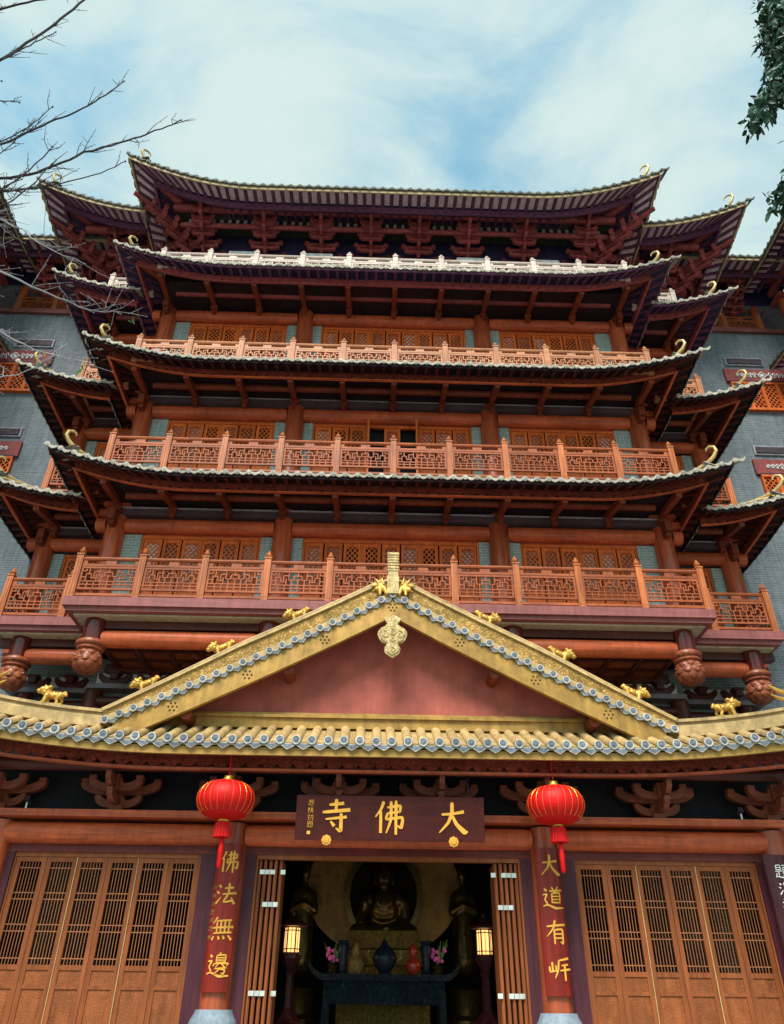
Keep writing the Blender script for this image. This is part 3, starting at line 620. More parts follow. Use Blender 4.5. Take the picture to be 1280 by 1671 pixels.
# ---------------------------------------------------------------- the central tower
TW = thing('temple_tower', (0, 18, FZ), 'tall reddish timber temple tower with stacked curved eaves behind the gold gable', 'temple')
EZ = [11.15, 15.07, 19.08]; BZ = [11.06, 15.08, 19.22]; FL = [7.82, 11.55, 15.5]
trim_m = mat('pale_grey_trim', (.36, .33, .35), .5, var=.15)
COLX = (-7.35, -2.89, 2.89, 7.35)
gx = [G*i for i in range(-5, 6)]
mb = MB(); mb.box(-7.3, 7.3, 17.5, 24, 7.5, 23.4); obj('core_wall', mb, dark_in, TW)
for k in range(3):
    f, b = FL[k], BZ[k]; top4 = k == 2
    wf, wt = f-.05, b
    for x in COLX: column(TW, x, 17.2, f-.3, b, .28 if abs(x) < 5 else .27)
    mb = MB(); mb.box(-7.45, 7.45, 16.98, 17.4, b, b+.19); obj('plate_board', mb, board_m, TW); mb = MB(); mb.box(-7.47, 7.47, 16.955, 17.4, b+.192, b+.235); obj('plate_trim', mb, trim_m, TW)
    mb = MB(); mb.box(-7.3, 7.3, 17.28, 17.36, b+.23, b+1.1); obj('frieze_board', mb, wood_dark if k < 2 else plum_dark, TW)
    for x0, x1 in ((-7.35, -2.89), (-2.89, 2.89), (2.89, 7.35)): log(TW, x0+.25, x1-.25, 17.2, b-.24, .215)
    zt = b-.5
    for x0, x1 in ((-7.12, -6.62), (-3.46, -3.1), (-2.68, -2.35), (2.35, 2.68), (3.1, 3.46), (6.62, 7.12)):
        mb = MB(); mb.box(x0, x1, 17.22, 17.44, f, zt+.02); obj('brick_pier', mb, brick_p, TW)
    H = 2.35
    window_row(TW, -6.62, -3.46, 17.3, zt, H, 6); window_row(TW, 3.46, 6.62, 17.3, zt, H, 6)
    window_row(TW, -2.35, 2.35, 17.3, zt, H, 9, {3: 1, 5: -1} if k == 1 else {})
    for x0, x1 in ((-6.62, -3.46), (-2.35, 2.35), (3.46, 6.62)):
        mb = MB(); mb.box(x0, x1, 17.26, 17.36, f, zt-H); obj('wall_panel', mb, wood_win, TW)
    mb = MB(); mb.box(-7.3, 7.3, 17.27, 17.33, zt+.0, b-.02); obj('lintel_board', mb, wood_h, TW)
    # beam ends crossing at the corner columns
    for s in (-1, 1):
        mb = MB(); mb.box(s*7.35-.36, s*7.35+.36, 16.86, 17.5, b+.235, b+.33); obj('column_cap', mb, wood_h, TW)
        mb = MB(); mb.box(s*7.35-.09, s*7.35+.09, 16.62, 16.95, b-.34, b-.02); mb.box(s*7.35-.07, s*7.35+.07, 16.72, 16.95, b-.44, b-.34); obj('beam_end', mb, wood_y, TW)
        mb = MB(); mb.tube([(s*7.6, 17.2, b-.24), (s*7.86, 17.2, b-.24)], .2, 12); mb.box(min(s*7.6, s*7.92), max(s*7.6, s*7.92), 17.05, 17.35, b+.0, b+.2); obj('beam_end', mb, wood_h, TW, True)
    for s in (-1, 1):
        mb = MB(); mb.box(min(s*7.22, s*7.34), max(s*7.22, s*7.34), 17.4, 19.6, f, b+1.0); obj('side_wall', mb, brick_t, TW)
    st = ST_LOW if k < 2 else ST_L4
    rg = Ring(8.35, 15.1, 18.4, EZ[k], .55, 3.4, .25)
    build_eave(TW, rg, st, -8.35, 8.35, (-1, 1), 'eave', gx)
    # balcony floor carried on that eave, with its balustrade
    zf = (FL+[19.4])[k+1]
    mb = MB(); mb.box(-7.5, 7.5, 15.95, 17.5, zf-.2, zf-.02); obj('balcony_floor', mb, wood_dark, TW)
    Hb = (1.36, 1.16, 1.06)[k]; zb = (11.42, 15.2, 19.22)[k]
    mt, mp_ = ((wood_rail, wood_post), (wood_mid, wood_mid), (wood_pale, wood_pale))[k]
    balustrade(TW, gx, 15.5, zb, Hb+.0, mt, mp_, (-7.315, 7.315), 1.3, .58 if k == 0 else .5)
# pale parapet panels behind the white balustrade
mb = MB(); mb.box(-7.2, 7.2, 16.6, 16.7, 19.4, 21.2); obj('parapet_wall', mb, red_panel, TW)
for i in range(-4, 5, 2):
    if i == 0: continue
    mb = MB(); c = i*G*.88; mb.prism([(c-.85, 20.9), (c+.85, 20.9), (c+.75, 21.1), (c+.52, 21.22), (c+.45, 21.5), (c-.45, 21.5), (c-.52, 21.22), (c-.75, 21.1)], 16.5, 16.58); obj('cloud_panel', mb, mat('white_render', (.62, .58, .6), .7, var=.1), TW)
# top roof
RT = Ring(8.62, 14.75, 18.6, 22.62, 1.08, 4.2, .3)
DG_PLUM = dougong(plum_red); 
tb = build_eave(TW, RT, ST_TOP, -8.62, 8.62, (-1, 1), 'top_eave', ())
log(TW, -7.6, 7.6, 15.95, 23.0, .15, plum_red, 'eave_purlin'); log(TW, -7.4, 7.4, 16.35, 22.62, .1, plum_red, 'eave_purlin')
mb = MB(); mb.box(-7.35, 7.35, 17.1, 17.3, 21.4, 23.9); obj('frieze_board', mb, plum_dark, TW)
mb = MB()
for i in range(-26, 27): mb.box(i*.275-.055, i*.275+.055, 16.42, 16.48, 22.86, 23.08)
struct(obj('block_frieze', mb, pale_panel, TW), 'stuff')
BX = (-6.63, -4.5, -2.55, -.83, .83, 2.55, 4.5, 6.63)
for x in BX: inst('bracket_set', DG_PLUM, TW, (x, 17.05, 21.75))
for x in BX:
    mb = MB(); mb.bar((x, 15.55, 23.05), (x, 16.2, 22.85), .13, .26); obj('nose_block', mb, plum, TW)
for s in (-1, 1):
    inst('bracket_set', DG_PLUM, TW, (s*7.2, 16.9, 21.75), (0, 0, s*R(45)), (.9, 1.3, 1.02))
    for q in range(2): inst('bracket_set', DG_PLUM, TW, (s*7.35, 17.5+q*.8, 21.75), (0, 0, s*R(90)))
# upper roof slopes so that the top reads as a roof from anywhere
mb = MB(); mb.prism([(15.85, 23.1), (19.5, 25.9), (24, 25.9), (24, 23.1)][::-1], -7.6, 7.6, 'YZ'); obj('main_roof', mb, tile_bed, TW)

# first balcony: slab, beams, pendants, coffered ceiling, brackets
mb = MB(); mb.box(-7.42, 7.42, 15.42, 17.5, 7.60, 7.82); mb.box(-7.34, 7.34, 15.50, 17.5, 7.50, 7.60); obj('balcony_slab', mb, slab_red, TW)
mb = MB(); mb.box(-7.2, 7.2, 15.66, 16.2, 7.46, 7.498); obj('soffit_strip', mb, cream, TW)
balustrade(TW, gx, 15.56, 7.84, 1.32, wood_rail, wood_post, (-7.315, 7.315), 1.5, .6)
mb = MB(); mb.box(-7.0, 7.0, 15.93, 16.15, 7.27, 7.458); obj('upper_beam', mb, wood_beamd, TW)
def pendant(T, x, y, zt, s=1.0):
    mb = MB(); mb.lathe([(.235*s, -.55*s), (.245*s, -.3*s), (.24*s, 0)], (x, y, zt), 20); sh = obj('pendant_post', mb, lacq, T, True)
    mb = MB()
    prof = [(.245, -.53), (.27, -.56), (.315, -.585), (.33, -.63), (.315, -.67), (.275, -.69), (.27, -.71), (.30, -.73), (.30, -.76), (.27, -.78)]
    mb.lathe([(a*s, b*s) for a, b in prof], (x, y, zt), 32, lambda t, z, r: 1+(.05*abs(math.sin(8*t)) if r > .3*s else 0)); obj('carved_ring', mb, bud_m, sh, True)
    mb = MB(); rows = []
    def pet(t, z, r):
        q = (-z/s-.78)/.54; row = int(q*3.4); ph = (q*3.4-row); off = .5*(row % 2)
        c = abs(((t/(2*math.pi)*9+off) % 1)-.5)*2
        return .93+(.13*(1-c**2)*(.35+.65*ph) if ph < .25+.7*(1-c**1.5) else -.02)
    prof = []
    for i in range(30):
        q = i/29; r = .25+.075*math.sin(min(1, q*2.2)*math.pi/2) if q < .45 else .325*math.sqrt(max(.0006, 1-((q-.45)/.56)**2.2)); prof.append((r*s, (-.78-.54*q)*s))
    mb.lathe(prof, (x, y, zt), 54, pet); obj('lotus_bud', mb, bud_m, sh, True)
    return sh
for x in (-6.76, -2.8, 2.8, 6.76): pendant(TW, x, 15.98, 7.495)
for x0, x1 in ((-6.76, -2.8), (-2.8, 2.8), (2.8, 6.76)): log(TW, x0+.22, x1-.22, 16.0, 7.03, .2)
mb = MB()
NX = 18; cw = 13.4/NX
for i in range(NX+1): mb.box(-6.7+cw*i-.05, -6.7+cw*i+.05, 16.16, 17.95, 7.05, 7.17)
for j in range(4): mb.box(-6.7, 6.7, 16.2+.57*j-.045, 16.2+.57*j+.045, 7.052, 7.168)
cg = obj('coffer_grid', mb, wood_beamd, TW)
mbp = MB(); mbp.box(-cw/2+.05, cw/2-.05, -.24, .24, 0, .03); mbp.box(-cw/2+.13, cw/2-.13, -.16, .16, -.02, 0)
CP = mbp.mesh('ceiling_panel', carve(mat('carved_ceiling_wood', (.36, .085, .03), .45, scale=5, var=.3), 8, .03))
for i in range(NX):
    for j in range(3): inst('ceiling_panel', CP, cg, (-6.7+cw*(i+.5), 16.485+.57*j, 7.11))
mb = MB(); mb.box(-7.0, 7.0, 17.78, 17.98, 6.96, 7.16); obj('upper_beam', mb, wood_beamd, TW)
WR = mat('white_plaster_infill', (.85, .83, .84), .7, var=.08)
def under_band(T, x0, x1, y, zl=-.6):
    """white wall with cloud brackets, board, log beam: the storey right behind the gold ridge"""
    mb = MB(); mb.box(x0, x1, y, y+.1, 6.62, 6.98); obj('white_infill', mb, WR, T)
    mb = MB(); mb.box(x0-.1, x1+.1, y-.28, y+.1, 6.50, 6.62); obj('plate_board', mb, board_m, T)
    n = max(1, round((x1-x0)/.98))
    for i in range(n):
        c = x0+(x1-x0)*(i+.5)/n; mb = MB(); mb.prism(crescent(c, 6.80, .40, .22), y-.16, y-.04); mb.box(c-.09, c+.09, y-.25, y-.02, 6.76, 6.97); mb.box(c-.14, c+.14, y-.27, y-.02, 6.90, 6.965); obj('cloud_bracket', mb, wood_beamd, T)
    log(T, x0, x1, y-.02, 6.25, .13, wood_beamd)
    mb = MB(); mb.box(x0-.2, x1+.2, y+.12, y+.3, zl, 7.4); obj('lower_wall', mb, brick_t, T)
under_band(TW, -7.2, 7.2, 17.95, 4.7)
for s in (-1, 1):
    for x in (7.2, 5.2): 
        column(TW, s*x, 17.95, 4.7, 6.5, .22, wood_beamd)

# ---------------------------------------------------------------- stepped-back wings either side
for s, side in ((-1, 'left'), (1, 'right')):
    WG = thing('temple_wing', (s*8.6, 19, FZ), 'stepped-back timber wing with upturned eaves on the %s of the temple tower' % side, 'temple wing', 'wings of the temple tower')
    mb = MB(); mb.box(min(s*7.4, s*9.55), max(s*7.4, s*9.55), 18.62, 24, -.6, 23.2); obj('core_wall', mb, brick_t, WG)
    for k in range(3):
        f, b = FL[k], BZ[k]+.02
        column(WG, s*9.6, 18.3, f-.3, b, .26)
        a0, a1 = sorted((s*7.42, s*9.6))
        mb = MB(); mb.box(a0-.05, a1+.1, 18.08, 18.5, b, b+.18); obj('plate_board', mb, board_m, WG); mb = MB(); mb.box(a0-.05, a1+.12, 18.055, 18.5, b+.182, b+.22); obj('plate_trim', mb, trim_m, WG)
        mb = MB(); mb.box(a0, a1, 18.38, 18.46, b+.22, b+1.1); obj('frieze_board', mb, wood_dark if k < 2 else plum_dark, WG)
        log(WG, a0, a1-.0, 18.3, b-.24, .2)
        zt = b-.5
        mb = MB(); p0, p1 = sorted((s*9.05, s*9.42)); mb.box(p0, p1, 18.34, 18.58, f, zt); obj('brick_pier', mb, brick_p, WG)
        q0, q1 = sorted((s*7.42, s*9.05)); window_row(WG, q0, q1, 18.42, zt, 2.3, 3)
        mb = MB(); mb.box(s*9.6-.34, s*9.6+.34, 17.98, 18.6, b+.225, b+.32); obj('column_cap', mb, wood_h, WG)
        mb = MB(); mb.box(s*9.6-.09, s*9.6+.09, 17.76, 18.06, b-.34, b-.02); mb.box(s*9.6-.07, s*9.6+.07, 17.84, 18.06, b-.44, b-.34); obj('beam_end', mb, wood_y, WG)
        mb = MB(); mb.tube([(s*9.83, 18.3, b-.24), (s*10.08, 18.3, b-.24)], .19, 12); obj('beam_end', mb, wood_h, WG, True)
        rg = Ring(10.55, 16.15, 19.6, EZ[k]-.03, .48, 2.6, .25, 2.5)
        e0, e1 = sorted((s*8.3, s*10.55)); build_eave(WG, rg, ST_LOW if k < 2 else ST_L4, e0, e1, (s,), 'eave', (s*9.35,))
        zb = (11.40, 15.2, 19.22)[k]; mt, mp_ = ((wood_rail, wood_post), (wood_mid, wood_mid), (wood_pale, wood_pale))[k]
        mb = MB(); mb.box(a0, a1, 17.0, 18.6, (FL+[19.4])[k+1]-.2, (FL+[19.4])[k+1]-.02); obj('balcony_floor', mb, wood_dark, WG)
        balustrade(WG, [s*7.85, s*9.22], 16.56, zb, (1.36, 1.16, 1.06)[k], mt, mp_, (s*9.22,), 1.6, .58 if k == 0 else .5)
    # wing's own top roof, one step back
    rg = Ring(12.1, 15.95, 20.5, 22.9, 1.1, 4.2, .3); e0, e1 = sorted((s*8.55, s*12.1)); build_eave(WG, rg, ST_TOP, e0, e1, (s,), 'top_eave', ())
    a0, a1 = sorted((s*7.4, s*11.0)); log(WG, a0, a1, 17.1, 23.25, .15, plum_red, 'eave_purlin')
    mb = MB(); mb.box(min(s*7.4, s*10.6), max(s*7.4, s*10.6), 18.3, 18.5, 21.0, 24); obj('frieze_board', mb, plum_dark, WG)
    for x in (8.5, 9.9): inst('bracket_set', DG_PLUM, WG, (s*x, 18.25, 22.0))
    for x in (8.5, 9.9):
        mb = MB(); mb.bar((s*x, 16.75, 23.3), (s*x, 17.4, 23.1), .13, .26); obj('nose_block', mb, plum, WG)
    inst('bracket_set', DG_PLUM, WG, (s*10.5, 18.2, 22.0), (0, 0, s*R(45)), (.9, 1.3, 1.02)); inst('bracket_set', DG_PLUM, WG, (s*10.6, 18.9, 22.0), (0, 0, s*R(90)))
    # balcony
    a0, a1 = sorted((s*7.0, s*9.5))
    mb = MB(); mb.box(a0, a1, 16.52, 18.6, 7.60, 7.82); mb.box(a0+(.08 if s < 0 else 0), a1-(.08 if s > 0 else 0), 16.60, 18.6, 7.50, 7.60); obj('balcony_slab', mb, slab_red, WG)
    mb = MB(); mb.box(a0+.2, a1-.2, 16.76, 17.2, 7.46, 7.498); obj('soffit_strip', mb, cream, WG)
    balustrade(WG, [s*7.9, s*9.38], 16.66, 7.84, 1.32, wood_rail, wood_post, (s*9.38,), 1.6, .6)
    mb = MB(); mb.box(a0+.1, a1-.1, 17.03, 17.25, 7.27, 7.458); obj('upper_beam', mb, wood_beamd, WG)
    pendant(WG, s*8.85, 17.08, 7.495); log(WG, min(s*7.3, s*8.65), max(s*7.3, s*8.65), 17.1, 7.03, .19)
    under_band(WG, *sorted((s*7.45, s*9.3)), 18.3)
    column(WG, s*9.0, 18.25, 3, 6.5, .2, wood_beamd)

# ---------------------------------------------------------------- grey brick buildings behind the wings
for s, side in ((-1, 'left'), (1, 'right')):
    BB = thing('brick_building', (s*12.2, 21, GZ), 'blue-grey brick block with red carved panels behind the %s wing' % side, 'building', 'brick blocks beside the tower')
    X0, X1 = sorted((s*9.3, s*17.0))
    # wall in three bands leaving the loggia open
    mb = MB(); mb.box(X0, X1, 19.5, 24, GZ, 21.45); mb.box(X0, X1, 21.6, 24, 21.45, 24.2); mb.box(X0, X1, 19.5, 21.6, 22.95, 23.6); obj('wall', mb, brick_g, BB)
    cx0, cx1 = sorted((s*10.2, s*13.4))
    for i in range(3):
        mb = MB(); p = X0+(X1-X0)*i/3+.03; q = X0+(X1-X0)*(i+1)/3-.03; mb.box(p, q, 19.56, 21.55, 22.90, 22.94); obj('ceiling_panel', mb, ceil_p, BB)
    mb = MB(); mb.box(X0, X1, 19.38, 19.52, 21.42, 21.62); obj('balcony_slab', mb, slab_red, BB)
    balustrade(BB, [s*(9.9+1.35*i) for i in range(4)], 19.5, 21.63, .98, wood_rail, wood_post, (), 1, .46)
    column(BB, s*14.0, 19.6, 21.45, 22.95, .16)
    for zc in (19.73, 15.62, 11.5):
        v0, v1 = sorted((s*12.12, s*13.5))
        mb = MB(); mb.box(v0, v1, 19.44, 19.52, zc-.02, zc+.36); fr = obj('vent_frame', mb, mat('grey_vent_frame', (.3, .3, .33), .5), BB)
        mb = MB(); mb.box(v0+.06, v1-.06, 19.425, 19.437, zc+.04, zc+.30); vt = obj('vent_back', mb, louvre_m, fr)
        for q in range(5):
            mb = MB(); mb.bar((v0+.06, 19.41, zc+.07+.05*q), (v1-.06, 19.41, zc+.07+.05*q), .02, .03); obj('louvre', mb, mat('louvre_slat', (.12, .09, .11), .4), fr)
        w0, w1 = sorted((s*11.95, s*14.3)); z = zc-.85
        mb = MB(); mb.box(w0, w1, 19.40, 19.5, z, z+.60); pn = obj('red_panel', mb, red_panel, BB)
        mb = MB(); c = (w0+w1)/2+.15*s
        rr = random.Random(int(zc))
        mb.tube([(c-.16+.0, 19.385, z+.3), (c, 19.385, z+.46), (c+.16, 19.385, z+.3), (c, 19.385, z+.14), (c-.16, 19.385, z+.3)], .03, 6); mb.ell((c, 19.39, z+.3), (.07, .025, .07), 8, 6)
        for m in (-1, 1):
            for q in range(1, 6):
                u = c+m*(.12+.15*q); h = .15-.018*q
                mb.tube([(u-.06*m, 19.385, z+.3), (u, 19.385, z+.3+h), (u+.07*m, 19.385, z+.3+h*.3), (u+.02*m, 19.385, z+.3), (u, 19.385, z+.3-h), (u+.08*m, 19.385, z+.3-h*.5)], .024, 6)
        obj('white_relief', mb, white_txt, pn, True)
        z2 = zc-2.2; mb = MB(); w0, w1 = sorted((s*12.05, s*14.2))
        mb.box(w0, w1, 19.36, 19.5, z2+1.22, z2+1.30); mb.box(w0, w1, 19.36, 19.5, z2, z2+.10)
        n = 4; lw = (w1-w0)/n
        for i in range(n+1): mb.box(w0+lw*i-.06 if i else w0, w0+lw*i+.06 if i < n else w1, 19.37, 19.49, z2+.10, z2+1.22)
        for i in range(n): diag(mb, w0+lw*i+.06, w0+lw*(i+1)-.06, z2+.1, z2+1.22, .2, .028, 19.43)
        wd = obj('window', mb, wood_win, BB)
        for i in range(n):
            mb = MB(); mb.box(w0+lw*i+.06, w0+lw*(i+1)-.06, 19.48, 19.497, z2+.1, z2+1.22); obj('pane', mb, glass_d, wd)
        mb = MB(); mb.box(w0, w1, 19.36, 19.5, z2+1.30, z2+1.36); obj('window_head', mb, louvre_m, wd)
    # third roof edge, running back over the block
    rg = Ring(40, 17.5, 21, 23.35, 0, 3, 0); e0, e1 = sorted((s*9.8, s*15.4)); build_eave(BB, rg, ST_TOP, e0, e1, (), 'top_eave', ())
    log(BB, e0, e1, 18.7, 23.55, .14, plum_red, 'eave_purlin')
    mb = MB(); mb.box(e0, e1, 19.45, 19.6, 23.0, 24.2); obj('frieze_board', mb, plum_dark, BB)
    for x in (11.4, 13): inst('bracket_set', DG_PLUM, BB, (s*x, 19.4, 22.3), None, (.8, .8, .8))

# ---------------------------------------------------------------- side buildings reaching towards the camera
for s, side in ((-1, 'left'), (1, 'right')):
    SB = thing('side_building', (s*16, 15, GZ), 'dark-eaved side building at the %s edge of the courtyard' % side, 'building', 'side buildings of the courtyard')
    mb = MB(); mb.box(*sorted((s*15.3, s*19)), 11.5, 19.3, GZ, 23.6); obj('wall', mb, brick_g, SB)
    for z0, h in ((23.2, .5), (19.15, .3)):
        # an eave facing the courtyard: edge line along Y at X = s*13.45
        mb = MB(); x = lambda d: s*(13.45+d)
        y0, y1 = 11.0, 19.15
        def up(y): return h*max(0, 1-(y-y0)/3)**2 + h*.5*max(0, 1-(y1-y)/2.2)**2
        ys = lin(y0, y1, 24)
        sweep(mb, [[Vector((x(0), y, z0+.02+up(y))), Vector((x(1.8), y, z0+.8+up(y)*.3)), Vector((x(1.8), y, z0+.72+up(y)*.3)), Vector((x(.02), y, z0-.04+up(y)))] for y in ys])
        ev = obj('eave', mb, tile_bed, SB)
        for nm, prof, mt in (('fascia', [(.03, -.12), (.08, -.12), (.08, -.045), (.03, -.045)], edge_tan), ('soffit', [(.09, -.05), (1.85, .6), (1.85, .65), (.09, 0)], plum_dark), ('fringe_bead', [(.6, -.02), (.68, -.02), (.68, .05), (.6, .05)], plum)):
            mb = MB(); sweep(mb, [[Vector((x(a), y, z0+b+up(y)*(1-a/2))) for a, b in prof] for y in ys]); obj(nm, mb, mt, ev)
        n = 30; mbr = MB(); mbp = MB()
        for i in range(n):
            y = y0+(y1-y0)*(i+.5)/n; p = Vector((x(0), y, z0+.01+up(y)))
            o = inst('roof_tile', T_TOP, ev, p, (0, 0, -s*R(90)) if s < 0 else (0, 0, -R(90)))
            o.rotation_euler = (0, 0, R(-90) if s > 0 else R(90))
            mbr.bar((x(.1), y, z0-.06+up(y)), (x(1.7), y, z0+.5+up(y)*.2), .08, .09)
            mbp.box(*sorted((x(.16), x(.5))), y+.08, y+.19, z0-.065+up(y)+.06, z0-.06+up(y)+.065)
        struct(obj('rafters', mbr, plum, ev), 'stuff'); struct(obj('soffit_panels', mbp, pale_panel, ev), 'stuff')
        mb = MB(); mb.tube([(s*14.6, 11.2, z0+.1), (s*14.6, 19.2, z0+.1)], .14, 10); obj('eave_purlin', mb, plum_red, ev, True)
    for y in (18.9, 16.2, 13.5):
        column(SB, s*14.75, y, 10, 23.0, .18)
        mb = MB(); mb.box(s*14.75-.3, s*14.75+.3, y-.3, y+.3, 22.6, 22.75); obj('column_cap', mb, plum_red, SB)
    for zb in (15.6, 19.9):
        mb = MB(); mb.box(*sorted((s*14.3, s*15.4)), 11.5, 19.3, zb-.35, zb-.1); obj('balcony_slab', mb, slab_red, SB)
# ---------------------------------------------------------------- entrance portico with the golden gable
PT = thing('entrance_portico', (0, 16, FZ), 'entrance hall with gold-trimmed front gable, yellow tile eave and wooden lattice doors', 'temple hall')
PW, PY, PZ = 8.75, 14.3, 4.30
def pup(x): return .42*max(0, 1-(PW-abs(x))/5)**2
def PF(x, dy, dz=0):
    u = pup(x)*max(0, 1-dy/3); return Vector((x, PY+dy-.25*max(0, 1-(PW-abs(x))/4)**2, PZ+dz+u))
pxs = lin(-PW, PW, 61)
def pswept(nm, prof, mt, parent=PT):
    mb = MB(); sweep(mb, [[PF(x, a, b) for a, b in prof] for x in pxs]); return obj(nm, mb, mt, parent)
eave = pswept('front_eave', [(.0, -.02), (1.3, .66), (1.3, .54), (.03, -.10)], gold_tile)
pswept('gold_fascia', [(.05, -.265), (.12, -.265), (.12, -.12), (.05, -.12)], gold_p, eave)
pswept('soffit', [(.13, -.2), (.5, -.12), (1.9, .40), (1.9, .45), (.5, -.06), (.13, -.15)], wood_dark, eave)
mb = MB(); scallops(mb, PF, -PW, PW, .5, -.13, -.40, .31, .04); obj('fringe_board', mb, fringe_m, eave)
pswept('fringe_bead', [(.47, -.45), (.56, -.45), (.56, -.40), (.47, -.40)], wood_h, eave)
mb = MB()
for i in range(58):
    x = -PW+.15+i*.302; mb.bar(PF(x, .56, -.16), PF(x, 1.85, .34), .1, .1)
struct(obj('rafters', mb, wood_beamd, eave), 'stuff')
# roof tiles, their blue-grey round caps and the drip tiles between them
mb = MB(); vs = []
K = 8
for y, z in ((.0, 0), (.6, .30), (1.22, .64)):
    for j in range(K+1):
        t = math.pi*j/K; vs.append((.094*math.cos(t), y, z+.094*math.sin(t)))
mb.add(vs, [(a*(K+1)+j, a*(K+1)+j+1, (a+1)*(K+1)+j+1, (a+1)*(K+1)+j) for a in range(2) for j in range(K)])
ROLL_M = mb.mesh('cover_tile', gold_tile, True)
mb = MB(); mb.tube([(0, -.035, 0), (0, .0, 0)], .086, 16); mb.tube([(0, -.045, 0), (0, -.035, 0)], [.07, .084], 16)
mb2 = MB(); mb2.lathe([(.064, 0), (.064, .012), (.075, .018), (.087, .012), (.087, 0)], n=16)
mb.f = [f for f in mb.f if len(f) == 4]; nf = len(mb.f); mb.add([(x, -.04-z, y) for x, y, z in mb2.v], [f for f in mb2.f if len(f) == 4]); n1 = len(mb.f)
mb.tube([(0, -.047, 0), (0, -.04, 0)], .066, 16); mb.tube([(0, -.060, 0), (0, -.046, 0)], [.022, .034], 10)
CAP_M = mb.mesh('cap_tile', cap_m, True); CAP_M.materials.append(cap_f)
for i_, p_ in enumerate(CAP_M.polygons): p_.material_index = 1 if i_ >= n1 else 0
mb = MB(); dp = [(-.145, .035), (-.14, -.02), (-.11, -.07), (-.06, -.10), (0, -.135), (.06, -.10), (.11, -.07), (.14, -.02), (.145, .035), (.09, .0), (.04, -.02), (-.04, -.02), (-.09, .0)]
mb.prism(dp, -.02, .01); n1 = len(mb.f); mb.prism([(a*.80, b*.72-.018) for a, b in dp], -.026, -.018)
DRIP_M = mb.mesh('drip_tile', cap_m); DRIP_M.materials.append(cap_f)
for i_, p_ in enumerate(DRIP_M.polygons): p_.material_index = 1 if i_ >= n1 else 0
jr = random.Random(5)
def J(a): return jr.uniform(-a, a)
NT = 57; TS = .302
for i in range(-28, 29):
    x = i*TS; p = PF(x, 0, .0); sl = math.atan2(pup(x+.05)-pup(x-.05), .1)
    p = p+Vector((J(.008), J(.008), J(.006))); inst('cover_tile', ROLL_M, eave, p, (0, 0, J(.018))); inst('cap_tile', CAP_M, eave, p, (J(.06), -sl+J(.3), J(.06)))
    if i < 28: inst('drip_tile', DRIP_M, eave, PF(x+TS/2+J(.008), J(.008), -.04+J(.006)), (J(.05), -sl+J(.05), J(.05)))
# gable wall, ledge and the golden verges
def zt(x): a = abs(x); return 7.62-.565*a+.0095*a*a          # centre line of the verge tiles
gw = MB(); pts = [(-6.2, 4.9), (6.2, 4.9)] + [(x, zt(x)-.15) for x in lin(6.0, -6.0, 25)]; gw.prism([(x, max(z, 4.9)) for x, z in pts], 15.42, 15.6); obj('gable_wall', gw, red_wall, PT)
mb = MB(); mb.box(-5.4, 5.4, 15.30, 15.44, 4.86, 5.06); mb.box(-5.4, 5.4, 15.24, 15.44, 5.06, 5.12); mb.box(-5.4, 5.4, 15.34, 15.44, 5.12, 5.19); obj('gold_ledge', mb, gold_p, PT)
def band(nm, lo, hi, y0, y1, mt, xend=5.72, parent=PT, xlo=None):
    out = None
    for s in (-1, 1):
        mb = MB(); rows = []
        for x in lin(0, xend, 24):
            k = 1-.42*max(0, (x-3.2)/2.5) if hi > .1 else 1; k0 = k if lo > .1 else 1
            rows.append([Vector((s*x, y0, zt(x)+lo*k0)), Vector((s*x, y0, zt(x)+hi*k)), Vector((s*x, y1, zt(x)+hi*k)), Vector((s*x, y1, zt(x)+lo*k0))])
        sweep(mb, rows); out = obj(nm, mb, mt, parent)
    return out
band('verge_board', -.50, -.08, 14.70, 14.80, gold_p, 5.45)
band('verge_ridge', .06, .46, 14.80, 15.06, gold_c)
band('verge_coping', .46, .52, 14.75, 15.12, gold_tile)
